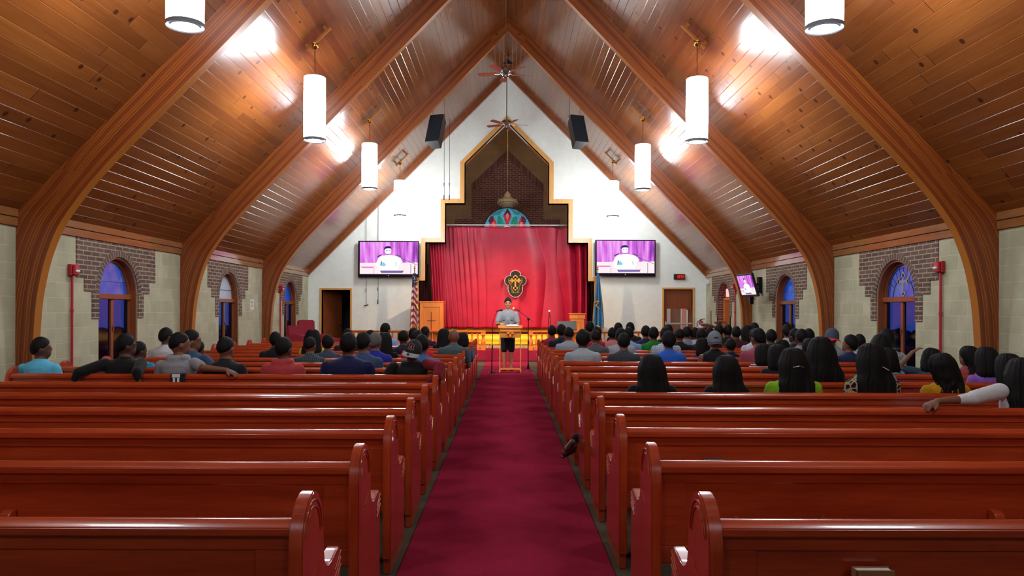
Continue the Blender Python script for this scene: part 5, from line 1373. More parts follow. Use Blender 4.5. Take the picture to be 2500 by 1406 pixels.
def cloth(name, col, pattern=None, c2=None, rough=0.8):
    key = 'fabric_' + name
    if key in _mc: return _mc[key]
    t = NT(key); tc = t.n('TexCoord').outputs['Object']; sp = t.n('SeparateXYZ', {0: tc}).outputs
    nz = t.n('TexNoise', {'Vector': tc, 'Scale': 5.0, 'Detail': 3.0}).outputs[0]
    base = t.mix(nz, (col[0] * 0.8, col[1] * 0.8, col[2] * 0.8, 1), col)
    if pattern == 'stripe':
        f = t.math('GREATER_THAN', t.math('FRACT', t.math('MULTIPLY', sp[2], 26.0)), 0.55); base = t.mix(f, base, c2)
    elif pattern == 'plaid':
        a = t.math('GREATER_THAN', t.math('FRACT', t.math('MULTIPLY', sp[0], 34.0)), 0.7); b = t.math('GREATER_THAN', t.math('FRACT', t.math('MULTIPLY', sp[2], 34.0)), 0.7)
        base = t.mix(t.math('MULTIPLY', t.math('ADD', a, b), 0.5), base, c2)
    elif pattern == 'floral':
        v = t.n('TexVoronoi', {'Vector': tc, 'Scale': 22.0}, feature='DISTANCE_TO_EDGE').outputs[0]
        base = t.mix(t.math('LESS_THAN', v, 0.12), base, c2)
    fold_ = t.n('TexNoise', {'Vector': tc, 'Scale': 9.0, 'Detail': 2.0, 'Distortion': 0.8}).outputs[0]
    _mc[key] = t.bsdf(color=base, rough=rough, spec=0.2, sheen=0.1, normal=t.n('Bump', {'Strength': 0.6, 'Distance': 0.02, 'Height': fold_}).outputs[0])
    return _mc[key]
def hair_mat():
    t = NT('black_hair'); tc = t.n('TexCoord').outputs['Object']
    m_ = t.n('Mapping', {'Vector': tc, 'Scale': (90, 90, 6)}).outputs[0]
    nz = t.n('TexNoise', {'Vector': m_, 'Scale': 1.0, 'Detail': 3.0}).outputs[0]
    return t.bsdf(color=t.ramp(nz, [(0.3, srgb(8, 7, 8)), (0.7, srgb(20, 16, 17))]), rough=0.6, spec=0.16,
                  normal=t.n('Bump', {'Strength': 0.9, 'Distance': 0.008, 'Height': nz}).outputs[0])
M['hair'] = hair_mat()
M['grey_hair'] = plain('greying_hair', srgb(86, 84, 84), rough=0.7, bump=0.5)
M['skin_dark'] = plain('dark_brown_skin', srgb(88, 54, 40), rough=0.55)

TORSO = [(0.435, .165, .12, .20), (0.52, .172, .128, .20), (0.62, .152, .112, .185), (0.72, .162, .114, .175), (0.82, .182, .116, .165),
         (0.88, .188, .110, .163), (0.92, .168, .094, .166), (0.95, .118, .076, .172), (0.98, .068, .060, .182), (1.03, .054, .056, .192), (1.07, .05, .055, .20)]
def ering(z, hx, hy, cy, n=24, cx=0.0):
    return [(cx + hx * math.cos(2 * math.pi * k / n), cy + hy * math.sin(2 * math.pi * k / n), z) for k in range(n)]
ARM = {-1: [(-.185, .165, .875), (-.235, .21, .63), (-.13, .43, .56)], 1: [(.185, .165, .875), (.235, .21, .63), (.13, .43, .56)]}
LEGS = {-1: [(-.09, .24, .525), (-.12, .62, .50), (-.12, .66, .10), (-.13, .80, .035)], 1: [(.09, .24, .525), (.12, .62, .50), (.12, .66, .10), (.13, .80, .035)]}

_q = Vector((0, 0.190, 1.245))
HS = Matrix.Translation(_q) @ Matrix.Diagonal((1.14, 1.09, 1.10, 1)) @ Matrix.Translation(-_q)
def head_matrix(yaw, tilt=0.0, nod=0.0):
    p = Vector((0, 0.195, 1.02))
    return Matrix.Translation(p) @ Matrix.Rotation(R(-yaw), 4, 'Z') @ Matrix.Rotation(R(tilt), 4, 'Y') @ Matrix.Rotation(R(nod), 4, 'X') @ Matrix.Translation(-p) @ HS
def transform(mb, i0, m):
    for i in range(i0, len(mb.v)): mb.v[i] = tuple(m @ Vector(mb.v[i]))
def add_head(mb, H):
    i0 = len(mb.v)
    mb.ellip((0, .195, 1.13), (.074, .094, .108), 20, 14); mb.ellip((0, .225, 1.075), (.058, .068, .070), 16, 10)
    mb.ellip((0, .285, 1.115), (.013, .022, .020), 10, 6); mb.ellip((0, .278, 1.13), (.010, .018, .028), 8, 6)
    mb.ellip((0, .275, 1.075), (.022, .016, .010), 10, 6); mb.ellip((0, .268, 1.045), (.025, .020, .018), 10, 6)
    for s in (-1, 1):
        mb.ellip((s * .076, .190, 1.11), (.012, .022, .032), 10, 8)
        mb.ellip((s * .030, .268, 1.145), (.022, .018, .010), 8, 6)
    transform(mb, i0, H)
def add_hand(mb, w, d, nrm, side, curl=35.0, spread=5.0):
    """palm, four unequal fingers and a thumb; d fingers' direction, nrm back of the hand, side -1/1 where the thumb is"""
    w, d, nrm = Vector(w), Vector(d).normalized(), Vector(nrm); nrm = (nrm - d * nrm.dot(d)).normalized(); lat = d.cross(nrm) * side
    mb.capsule(w, w + d * 0.035, 0.026, 0.034, fl=0.55, axis=nrm); mb.capsule(w + d * 0.03, w + d * 0.085, 0.036, 0.040, fl=0.36, axis=nrm)
    for k, (o, L) in enumerate(((0.028, 0.070), (0.0095, 0.078), (-0.0095, 0.073), (-0.027, 0.058))):
        p = w + d * 0.083 + lat * o; dd = (d + lat * math.tan(R(spread * (1.5 - k)))).normalized()
        for j, fr in enumerate((0.45, 0.32, 0.23)):
            a = R(curl * (0.5 + 0.7 * j)); q = (dd * math.cos(a) - nrm * math.sin(a)).normalized()
            p2 = p + q * L * fr; mb.capsule(p, p2, 0.0098 - 0.0009 * j, 0.0092 - 0.0010 * j, n=8); p = p2
    p = w + d * 0.028 + lat * 0.026; q = (d * 0.72 + lat * 0.6 - nrm * 0.25).normalized()
    p2 = p + q * 0.042; mb.capsule(p, p2, 0.014, 0.0115, n=8); q = (d * 0.95 + lat * 0.15 - nrm * 0.3).normalized(); mb.capsule(p2, p2 + q * 0.034, 0.011, 0.0095, n=8)

_fig = {}
def figure(sleeve='short', yaw=0, tilt=0, nod=0, broad=1.0, arms=None, legs=None, hands=None, voxel=0.0145, hood=False, female=False, bare_leg=None, key=None):
    k = (sleeve, yaw, tilt, nod, broad, hood, female, key)
    if k in _fig: return _fig[k]
    A = dict(ARM); A.update(arms or {}); Lg = dict(LEGS); Lg.update(legs or {})
    if female: A = {s: [(p[0] * 0.90, p[1], p[2]) if not (arms and s in arms) else p for p in A[s]] for s in A}
    H = head_matrix(yaw, tilt, nod); fw = 0.88 if female else 1.0
    body = MB()
    body.rings([ering(z, hx * broad * fw * 0.97 if z < 0.97 else hx * (0.9 if female else 1), hy * 0.97, cy) for z, hx, hy, cy in TORSO])
    for s in (-1, 1):
        a, e, w_ = [Vector(p) for p in A[s]]
        if not (arms and s in arms): a.x *= broad; e.x *= broad
        body.capsule(a, e, 0.050, 0.040); body.capsule(e, w_, 0.040, 0.027)
        if hands and s in hands: add_hand(body, w_, *hands[s])
        else: add_hand(body, w_, (w_ - e).normalized() * 0.6 + Vector((0, 0.4, -0.2)), (0, 0, 1), s)
        h, kn, an, to = [Vector(p) for p in Lg[s]]
        body.capsule(h, kn, 0.078, 0.056); body.capsule(kn, an, 0.054, 0.036); body.capsule(an, to, 0.040, 0.030)
    add_head(body, H)
    bm_ = fuse(body, 'person', voxel)
    shirt = MB(); t = 0.013
    rs = [ering(z, hx * broad * fw + t, hy + t, cy) for z, hx, hy, cy in TORSO if z < 0.965]
    rs.append(ering(0.972, 0.078, 0.068, .18)); shirt.rings(rs)
    if hood:
        shirt.ellip((0, 0.105, 0.915), (0.115, 0.045, 0.070), 16, 10); shirt.ellip((0, 0.125, 0.955), (0.125, 0.06, 0.040), 16, 10)
        for s in (-1, 1): shirt.ellip((s * 0.075, 0.16, 0.965), (0.055, 0.09, 0.04), 12, 8)
    else: shirt.rings([ering(0.95, 0.085, 0.078, .176), ering(0.985, 0.070, 0.068, .184), ering(0.998, 0.066, 0.066, .187)])
    for s in (-1, 1):
        a, e, w_ = [Vector(p) for p in A[s]]
        if not (arms and s in arms): a.x *= broad; e.x *= broad
        if sleeve == 'none': continue
        if sleeve == 'short': shirt.capsule(a, a + (e - a) * 0.62, 0.064, 0.060)
        else:
            shirt.capsule(a, e, 0.066, 0.056)
            shirt.capsule(e, e + (w_ - e) * (0.92 if sleeve == 'long' else 0.35), 0.056, 0.040)
    sm_ = fuse(shirt, 'shirt', voxel)
    pants = MB()
    pants.rings([ering(z, hx * broad * fw + t + 0.003, hy + t + 0.003, cy) for z, hx, hy, cy in ((0.432, .165, .12, .20), (0.50, .172, .128, .20), (0.56, .165, .122, .195))])
    for s in (-1, 1):
        h, kn, an, to = [Vector(p) for p in Lg[s]]
        pants.capsule(h, kn, 0.092, 0.072)
        if s != bare_leg: pants.capsule(kn, kn + (an - kn) * 0.9, 0.072, 0.056)
    pm_ = fuse(pants, 'trousers', voxel)
    shoes = MB()
    for s in (-1, 1):
        if s == bare_leg: continue
        an, to = Vector(Lg[s][2]), Vector(Lg[s][3])
        shoes.capsule(an + Vector((0, -0.03, -0.05)), to + Vector((0, 0.02, 0.012)), 0.048, 0.040)
    sh_ = fuse(shoes, 'shoes', 0.012)
    _fig[k] = (bm_, sm_, pm_, sh_, H); return _fig[k]

_hair = {}
def hair_mesh(kind, yaw, tilt, nod, length=0.72):
    k = (kind, yaw, tilt, nod, length)
    if k in _hair: return _hair[k]
    mb = MB(); H = head_matrix(yaw, tilt, nod); rr = None
    if kind in ('short', 'fade', 'tall', 'curly'):
        up = {'short': 0.0, 'fade': -0.004, 'tall': 0.016, 'curly': 0.012}[kind]
        nP, nT = 56, 18; c = Vector((0, .192, 1.128)); rx, ry, rz = .082 + max(up, 0) * 0.5, .101 + max(up, 0) * 0.5, .120 + up
        outer, rimi = [], []
        for j in range(nT + 1):
            ring = []
            for i in range(nP):
                ph = 2 * math.pi * i / nP; b = (1 - math.cos(ph)) / 2
                tm = R(58 + (72 if kind != 'fade' else 60) * b ** 0.8)
                th = tm * (j + 0.15) / (nT + 0.15)
                d = Vector((math.sin(th) * math.sin(ph), math.sin(th) * math.cos(ph), math.cos(th)))
                nz = mnoise.noise(d * 9.0) * (0.006 if kind == 'curly' else 0.003) + mnoise.noise(d * 26.0) * (0.006 if kind == 'curly' else 0.0015)
                f = 1.0 if j < nT - 2 else 1.0 - 0.03 * (j - nT + 2)
                ring.append((c.x + (rx * f + nz) * d.x, c.y + (ry * f + nz) * d.y, c.z + (rz * f + nz) * d.z))
            outer.append(ring)
        inn = [tuple(c + (Vector(p) - c) * 0.90) for p in outer[-1]]; inn2 = [tuple(c + (Vector(p) - c) * 0.85) for p in outer[nT // 2]]
        mb.rings(outer + [inn, inn2, [tuple(c + (Vector(p) - c) * 0.7) for p in outer[2]]])
        transform(mb, 0, H)
    elif kind in ('long', 'longwide', 'bob', 'wavy'):
        wd = 1.25 if kind == 'longwide' else 1.0
        w1 = 1 + (wd - 1) * 0.5
        S = [(1.258, .014, .014, .19), (1.252, .050, .05, .19), (1.230, .080, .082, .188), (1.19, .100, .104, .184), (1.13, .110 * w1, .112, .176), (1.06, .116 * w1, .102, .160),
             (0.99, .120 * w1, .088, .138), (0.93, .128 * wd, .074, .113), (0.87, .132 * wd, .062, .092), (0.81, .136 * wd, .052, .078), (0.75, .126 * wd, .045, .074), (0.69, .10 * wd, .036, .074)]
        if kind == 'bob': S = S[:7] + [(0.935, .122, .076, .132), (0.915, .110, .06, .132)]
        else: S = [q for q in S if q[0] >= length]
        dens = []
        for i in range(len(S) - 1):
            for q in range(3):
                f = q / 3; dens.append(tuple(S[i][a] + (S[i + 1][a] - S[i][a]) * f for a in range(4)))
        dens.append(S[-1]); rings = []
        n = 96
        for z, hx, hy, cy in dens:
            ring = []
            for i in range(n):
                a = 2 * math.pi * i / n
                st = 0.009 * mnoise.noise(Vector((math.cos(a) * 5, math.sin(a) * 5, z * 2.5))) + (0.006 * mnoise.noise(Vector((math.cos(a) * 16, math.sin(a) * 16, z * 1.2))))
                if kind == 'wavy': st += 0.010 * mnoise.noise(Vector((math.cos(a) * 4, math.sin(a) * 4, z * 14)))
                if z < 1.0: st *= 2.0
                ring.append([(hx + st) * math.cos(a), cy + (hy + st) * math.sin(a), z + (0.02 * mnoise.noise(Vector((math.cos(a) * 9, math.sin(a) * 9, 3))) if z == S[-1][0] else 0)])
            rings.append(ring)
        for ring in rings:       # only the head part follows the head's turn, easing out down the back
            for p in ring:
                w = max(0.0, min(1.0, (p[2] - 0.86) / 0.2)); v = Vector(p); hv = H @ v; q = v + (hv - v) * w; p[0], p[1], p[2] = q.x, q.y, q.z
        mb.rings(rings)
    elif kind == 'thin_ring':
        mb.rings([ering(1.08, .079, .097, .188, 40), ering(1.13, .0815, .101, .19, 40), ering(1.155, .078, .098, .19, 40)]); transform(mb, 0, H)
    me = mb.mesh('hair', angle=180); _hair[k] = me; return me

def put(me, name, mat, parent):
    o = bpy.data.objects.new(name, me)
    if not me.materials: me.materials.append(mat)
    link(o, parent); o.material_slots[0].link = 'OBJECT'; o.material_slots[0].material = mat
    return o

def cap_parts(root, H, dome_mat, brim_mat, style):
    i = MB(); n, m_ = 32, 10; rings = []
    for j in range(m_ + 1):
        th = math.pi / 2 * (0.03 + 0.97 * j / m_)
        rings.append([(0.090 * math.sin(th) * math.cos(2 * math.pi * k / n), .190 + 0.108 * math.sin(th) * math.sin(2 * math.pi * k / n), 1.135 + 0.122 * math.cos(th)) for k in range(n)])
    rings.append([(p[0] * 1.0, p[1], p[2] - 0.03) for p in rings[-1]])
    rings.append([(p[0] * 0.94, (p[1] - .19) * 0.94 + .19, p[2]) for p in rings[-1]])
    rings.append([(p[0] * 0.8, (p[1] - .19) * 0.8 + .19, p[2] + 0.08) for p in rings[-1]])
    i.rings(rings); i.ellip((0, .19, 1.258), (.008, .008, .005), 8, 5); transform(i, 0, H); i.build('cap_crown', dome_mat, root, angle=60)
    b = MB(); top, bot = [], []
    drop = 0.030 if style != 'flat' else 0.040
    N = 16
    P = []
    for k in range(N + 1):
        a = math.pi + math.pi * (0.08 + 0.84 * k / N); c_, s_ = math.cos(a), math.sin(a)
        for r_ in (0.0, 0.5, 1.0):
            ex = 0.075 * r_ * (abs(s_) ** 0.6)
            x = 0.090 * c_ * (1 + 0.06 * r_); y = .190 + (0.105) * s_ - ex; z = 1.112 - drop * r_ * (0.9 if style == 'flat' else 0.6) - (0.0 if style == 'flat' else 0.03 * c_ * c_ * r_)
            P.append((x, y, z))
    v = P + [(x, y, z - 0.005) for x, y, z in P]; nn = len(P); F = []
    for k in range(N):
        for r_ in (0, 1):
            q = k * 3 + r_; F.append((q, q + 1, q + 4, q + 3)); F.append((nn + q, nn + q + 3, nn + q + 4, nn + q + 1))
        q = k * 3 + 2; F.append((q, q + 3, nn + q + 3, nn + q)); q = k * 3; F.append((q, nn + q, nn + q + 3, q + 3))
    F.append((0, nn, nn + 1, 1)); F.append((1, nn + 1, nn + 2, 2)); e = N * 3; F.append((e, e + 1, nn + e + 1, nn + e)); F.append((e + 1, e + 2, nn + e + 2, nn + e + 1))
    b.add(v, F); transform(b, 0, H); b.build('cap_brim', brim_mat, root, angle=60)

def person(X, Y, s, label, shirt, skin='skin_dark', hair='short', yaw=0, tilt=0, nod=0, sleeve='short', broad=1.0, female=False, hood=False, arms=None, legs=None, hands=None,
           voxel=0.0145, key=None, bare_leg=None, group='people seated in the pews', length=0.72, hairm='hair', pants=None):
    bm_, sm_, pm_, sh_, H = figure(sleeve, yaw, tilt, nod, broad, arms, legs, hands, voxel, hood, female, bare_leg, key)
    root = put(bm_, 'person', M[skin], None)
    root.location = (X, Y, 0.437 * (1 - s)); root.scale = (s, s, s)
    tag(root, label, 'person', group)
    put(sm_, 'shirt', shirt, root); put(pm_, 'trousers', pants or cloth('dark_trousers', srgb(34, 34, 42)), root); put(sh_, 'shoes', M['black'], root)
    if hair: put(hair_mesh(hair, yaw, tilt, nod, length), 'hair', M[hairm], root)
    return root, H

def local(p, s):
    """a point given in metres from the pew's rail and the floor, in the person's own scaled axes"""
    return (p[0] / s, (p[1] - 0.025) / s, (p[2] - 0.437 * (1 - s)) / s)
def seat(side, row, px, ytop, label, shirt, **kw):
    Y = (LROW if side == 'L' else RROW)[row - 1]
    yh = Y + 0.2
    z = 1.47 - (ytop - 758.0) * yh / FPX
    s = (z - 0.437) / (1.247 - 0.437) if kw.get('hair', 'short') not in ('tall', 'long', 'longwide', 'bob', 'wavy', 'curly') else (z - 0.437) / (1.258 - 0.437)
    s = max(0.78, min(1.1, s))
    yaw = kw.get('yaw', 0)
    for kk in ('arms', 'legs'):
        if kk in kw: kw[kk] = {q: [local(p, s) for p in v] for q, v in kw[kk].items()}
    return person((px - 1238.0) * yh / FPX, Y + 0.025, s, label, shirt, **kw)
C = cloth
blk = C('black', srgb(18, 18, 20)); nvy = C('navy', srgb(20, 26, 62)); 
# ---- left block
seat('L', 7, 100, 826, 'person in a light blue T-shirt with head turned right, at the far left', C('light_blue', srgb(92, 188, 224)), yaw=58)
r_, H_ = seat('L', 7, 306, 817, 'person in a black jacket with both arms hooked back over the pew', C('jacket_black', srgb(14, 14, 16)), yaw=48, sleeve='long', key='hook', broad=1.08,
     arms={-1: [(-.19, .16, .89), (-.35, -.055, .815), (-.38, -.075, .75)], 1: [(.19, .16, .89), (.25, -.055, .82), (.27, -.075, .76)]})
def glasses(root, H):
    g = MB()
    for s in (-1, 1):
        g.tube([(s * .031 + .022 * math.cos(a), .287, 1.135 + .017 * math.sin(a)) for a in [q * math.pi / 6 for q in range(13)]], 0.0022, 5)
        g.tube([(s * .053, .285, 1.14), (s * .074, .25, 1.14), (s * .077, .19, 1.135)], 0.0022, 5)
    g.tube([(-.01, .289, 1.137), (.01, .289, 1.137)], 0.0022, 5); transform(g, 0, H); g.build('glasses', M['black'], root)
glasses(r_, H_)
MB().prism([(0.055, 0.80), (0.09, 0.812), (0.122, 0.80), (0.095, 0.785), (0.07, 0.785)], 'y', 0.028, 0.036).build('back_logo', plain('grey_logo', srgb(150, 150, 150), 0.7), r_)
seat('L', 8, 342, 836, 'person in a bright cyan shirt mostly hidden behind the black jacket', C('cyan', srgb(20, 150, 200)), yaw=40)
r_, H_ = seat('L', 7, 437, 812, 'person in a heather grey hooded T-shirt stretching a bare arm along the pew back', C('heather_grey', srgb(142, 146, 152)), skin='skin', yaw=52, hood=True, hair='fade', key='reach', voxel=0.008,
     arms={1: [(.18, .165, .90), (.33, .045, .858), (.57, .025, .842)]}, hands={1: ((1, -0.25, -0.35), (0.2, -0.3, 1), 1, 22, 6)})
r_, H_ = seat('L', 10, 405, 802, 'person in a white shirt with a dark side stripe, against the left wall blocks', C('white_grey', srgb(196, 196, 200)), yaw=35)
r_, H_ = seat('L', 8, 466, 807, 'person in a denim blue shirt and glasses looking right behind the grey hood', C('denim', srgb(48, 74, 104)), skin='skin', yaw=62, key='reach2',
     arms={1: [(.18, .17, .88), (.30, .10, .80), (.50, .03, .845)]}, sleeve='long'); glasses(r_, H_)
seat('L', 9, 487, 842, 'small child with dark hair low behind the denim blue shirt', C('child_navy', srgb(24, 26, 34)), skin='skin', yaw=10)
seat('L', 7, 551, 823, 'person in a black crew-neck T-shirt at the end of the stretched arm', C('soft_black', srgb(24, 26, 34)), yaw=18, hair='fade', skin='skin')
seat('L', 7, 693, 824, 'person in a salmon pink hooded sweatshirt', C('salmon', srgb(176, 62, 66)), hood=True, sleeve='long', yaw=22)
seat('L', 7, 850, 812, 'broad person in a deep navy top in front of the slate T-shirt', C('deep_navy', srgb(18, 24, 70)), sleeve='long', broad=1.22, key='broad')
r_, H_ = seat('L', 7, 1006, 830, 'person in a backward black snapback cap with red sleeves, arm over the pew end', C('black_hood', srgb(16, 16, 20)), hair=None, yaw=12, tilt=12, sleeve='none', key='capman', hood=True,
     arms={1: [(.17, .17, .90), (.315, .0, .885), (.29, -.06, .80)], -1: [(-.19, .16, .875), (-.30, .12, .70), (-.2, .35, .6)]})
cap_parts(r_, H_, plain('black_cap_twill', srgb(16, 18, 24), 0.8), plain('pale_brim', srgb(150, 156, 160), 0.7), 'flat')
def on_dome(mb, H): transform(mb, 0, H)
e1 = MB(); e1.cyl((0, .050, 1.072), (0, .045, 1.077), 0.016, n=16); on_dome(e1, H_); 
em_ = MB()
for a, b in (((-.03, 1.20), (-.012, 1.205)), ((-.012, 1.205), (0, 1.215)), ((0, 1.215), (.012, 1.205)), ((.012, 1.205), (.03, 1.20)), ((.03, 1.20), (.022, 1.18)), ((.022, 1.18), (.032, 1.15)), ((.032, 1.15), (.0, 1.145)),
             ((.0, 1.145), (-.032, 1.15)), ((-.032, 1.15), (-.022, 1.18)), ((-.022, 1.18), (-.03, 1.20)), ((-.010, 1.155), (0, 1.195)), ((0, 1.195), (.010, 1.155)), ((-.006, 1.17), (.006, 1.17))):
    def onb(p):
        x, z = p; q = max(0.0, 1 - (x / .090) ** 2 - ((z - 1.135) / .122) ** 2); return (x, .190 - 0.110 * math.sqrt(q), z)
    em_.tube([onb(a), onb(b)], 0.0022, 5)
on_dome(em_, H_); em_.build('cap_emblem', plain('red_white_stitching', srgb(190, 120, 120), 0.8), r_)
st_ = MB(); st_.cyl((0, .035, 1.094), (0, .030, 1.100), 0.014, n=16); on_dome(st_, H_); st_.build('brim_sticker', M['black'], r_)
slv = MB()
s_ = r_.scale[0]; slv.capsule(local((.17, .17, .90), s_), local((.315, .01, .885), s_), 0.074, 0.066); slv.capsule(local((.315, .01, .885), s_), local((.30, -.065, .80), s_), 0.066, 0.055); slv.capsule(local((.30, -.065, .80), s_), local((.22, -.07, .74), s_), 0.055, 0.045)
put(fuse(slv, 'red_sleeve', 0.012), 'sleeve', C('dark_red', srgb(120, 20, 36)), r_)
slv = MB(); slv.capsule(local((-.19, .16, .86), s_), local((-.30, .12, .70), s_), 0.072, 0.062); put(fuse(slv, 'black_sleeve', 0.012), 'sleeve', C('black_hood', srgb(16, 16, 20)), r_)
seat('L', 10, 673, 811, 'person in a black shirt left of the salmon hood', C('black2', srgb(20, 22, 32)))
seat('L', 9, 758, 823, 'person in a dark green plaid shirt', C('dark_plaid', srgb(34, 52, 58), 'plaid', srgb(90, 104, 106)), yaw=15, hair='fade', skin='skin')
seat('L', 11, 764, 805, 'long-haired person with a yellow-green top showing beside the plaid shirt', C('lime_yellow', srgb(190, 196, 40)), hair='longwide', female=True)
seat('L', 10, 801, 818, 'person in a slate grey T-shirt with tousled hair', C('slate', srgb(58, 76, 96)), hair='curly', yaw=-10, skin='skin')
r_, H_ = seat('L', 8, 887, 811, 'person in a slate blue T-shirt printed with white letters at the back', C('slate_blue', srgb(54, 74, 108)), hair='short', yaw=12, skin='skin')
def text_on(root, txt, size, loc, mat, name='printed_letters', rot=(90, 0, 0), sx=1.0):
    cu = bpy.data.curves.new('t', 'FONT'); cu.body = txt; cu.size = size; cu.extrude = 0.001; cu.align_x = 'CENTER'
    o = bpy.data.objects.new('t', cu); TMP.collection.objects.link(o); dg = workbench_graph()
    me = bpy.data.meshes.new_from_object(o.evaluated_get(dg)); bpy.data.objects.remove(o)
    me.materials.clear(); me.materials.append(mat)
    q = link(bpy.data.objects.new(name, me), root); q.location = loc; q.rotation_euler = [R(a) for a in rot]; q.scale = (sx, 1, 1); return q
text_on(r_, 'nl.org', 0.038, (0.06, 0.028, 0.825), M['white'])
r_, H_ = seat('L', 9, 916, 812, 'grey-haired person in a royal blue shirt', C('royal_blue', srgb(40, 44, 150)), hair='short', hairm='grey_hair', yaw=18, skin='skin')
seat('L', 12, 849, 803, 'dark-haired person whose crown shows above the broad navy top', C('navy3', srgb(30, 30, 50)))
r_, H_ = seat('L', 14, 941, 789, 'tall person in glasses and a pale blue shirt rising above the left heads', C('pale_blue', srgb(150, 176, 226)), yaw=32, skin='skin'); glasses(r_, H_)
seat('L', 10, 939, 812, 'long-haired person in black right of the grey-haired head', C('black4', srgb(16, 16, 20)), hair='long', female=True, sleeve='long')
seat('L', 11, 985, 806, 'person in a navy T-shirt with squared hair left of the cap', C('navy5', srgb(24, 30, 52)), hair='fade')
seat('L', 14, 1038, 797, 'person in a plum shirt with a white collar before the big pulpit', C('plum', srgb(60, 24, 58)), yaw=30)
seat('L', 10, 1019, 806, 'person in a bright red T-shirt behind the cap', C('bright_red', srgb(196, 40, 50)), hair='short')
seat('L', 8, 1030, 816, 'person in a medium blue T-shirt hidden behind the cap', C('mid_blue', srgb(56, 96, 160)), hair='short')
seat('L', 13, 1084, 802, 'long-haired person in dark clothes left of the bald head', C('black6', srgb(22, 20, 24)), hair='long', female=True)
seat('L', 11, 1108, 802, 'bald person in a grey-green shirt near the aisle', C('grey_green', srgb(70, 92, 100)), hair=None, skin='skin', broad=1.08, key='bald')
seat('L', 13, 1131, 812, 'person in a cyan top hidden behind the bald head', C('cyan2', srgb(30, 130, 190)), female=True, hair='bob')
seat('L', 12, 1010, 800, 'dark-haired person between the navy T-shirt and the plum shirt', C('maroon3', srgb(70, 24, 34)))
seat('L', 12, 905, 806, 'dark-haired person behind the slate lettered T-shirt', C('indigo', srgb(40, 40, 90)))

# ---- right block
seat('R', 5, 1590, 862, 'long-haired person in black sitting nearest the aisle in the women\'s row', C('black_w1', srgb(12, 12, 14)), hair='longwide', female=True, sleeve='long', key='kick', broad=1.15,
     legs={-1: [(-.09, .24, .525), (-.33, .60, .45), (-.62, .56, .30), (-.70, .44, .25)]}, bare_leg=-1)
p_ = [o for o in bpy.data.objects if o.get('label', '').startswith('long-haired person in black sitting nearest')][0]
s_ = p_.scale[0]; LC = lambda *p: local(p, s_)
foot = MB(); foot.capsule(LC(-.625, .545, .255), LC(-.715, .44, .215), 0.043, 0.034); foot.capsule(LC(-.62, .56, .30), LC(-.625, .55, .26), 0.042, 0.042)
o_ = put(fuse(foot, 'sneaker', 0.009), 'sneaker', plain('maroon_sneaker', srgb(90, 20, 34), 0.7), p_); o_['label'] = 'maroon and black sneaker sticking out into the aisle'
sl = MB(); sl.capsule(LC(-.625, .55, .215), LC(-.725, .435, .185), 0.038, 0.030, fl=0.5, axis=(0, 0, 1)); put(fuse(sl, 'sole', 0.008), 'sneaker_sole', M['black'], p_)
sk = MB(); sk.capsule(LC(-.60, .565, .335), LC(-.62, .56, .30), 0.044, 0.044); put(fuse(sk, 'sock', 0.009), 'sock', C('navy_sock', srgb(16, 22, 40)), p_)
seat('R', 5, 1772, 864, 'long-haired person in black sitting second from the aisle in the women\'s row', C('black_w2', srgb(12, 12, 14)), hair='longwide', female=True, sleeve='long', broad=1.05, nod=4)
def clip(root, H, pts, r, m, lab=None):
    c = MB()
    for a, b in zip(pts[:-1], pts[1:]): c.capsule(a, b, r, r, n=8)
    o = c.build('hair_clip', m, root)
    return o
r_, H_ = seat('R', 5, 1935, 846, 'long-haired person in a lime green top with a jewelled hair clip', C('lime', srgb(130, 190, 30)), hair='longwide', female=True, yaw=-8, broad=1.25)
clip(r_, H_, [(-.045, .046, 1.08), (0, .036, 1.09), (.045, .046, 1.08)], 0.007, M['chrome'])
r_, H_ = seat('R', 5, 2128, 834, 'long-haired person in a black and tan patterned blouse with a white bar clip', C('black_tan', srgb(24, 22, 22), 'floral', srgb(176, 156, 128)), hair='longwide', female=True, broad=1.1, yaw=-6)
clip(r_, H_, [(.03, .036, 1.05), (.09, .052, 1.02)], 0.004, M['white'])
seat('R', 5, 2303, 857, 'long-haired person in a mustard yellow top leaning to the left', C('mustard', srgb(190, 140, 10)), hair='wavy', female=True, tilt=-14, yaw=-12, broad=1.1)
seat('R', 5, 2458, 858, 'dark-haired person at the right edge, half hidden behind the white shirt', C('dusk_purple', srgb(60, 50, 80)), hair='bob', female=True)
r_, H_ = seat('R', 4, 2492, 868, 'person in a white shirt at the right edge stretching an arm along the pew back', C('white_shirt', srgb(206, 210, 216)), hair='longwide', female=True, length=0.80, skin='skin', sleeve='mid', key='stretch', voxel=0.0075, broad=1.1,
     arms={-1: [(-.17, .17, .90), (-.44, .05, .862), (-.70, .025, .845)]}, hands={-1: ((-1, -0.30, -0.30), (-0.2, -0.4, 1), -1, 40, 7)})
s_ = r_.scale[0]; slv = MB(); slv.capsule(local((-.17, .17, .90), s_), local((-.43, .055, .868), s_), 0.072, 0.058); put(fuse(slv, 'sleeve', 0.011), 'rolled_sleeve', C('white_shirt', srgb(206, 210, 216)), r_)
seat('R', 6, 2005, 819, 'long-haired person in dark navy behind the lime green top', C('dark_navy_w', srgb(20, 22, 40)), hair='longwide', female=True)
seat('R', 6, 2132, 842, 'dark-haired person in a pale teal top behind the patterned blouse', C('pale_teal', srgb(110, 160, 172)), hair='bob', female=True, broad=1.1)
seat('R', 6, 2406, 842, 'person in a violet T-shirt with a shoulder-length bob', C('violet', srgb(126, 88, 178)), hair='bob', female=True)
seat('R', 7, 2362, 840, 'long-haired person in profile facing left beside the violet T-shirt', C('rose', srgb(150, 60, 70)), hair='long', female=True, yaw=-68, skin='skin')
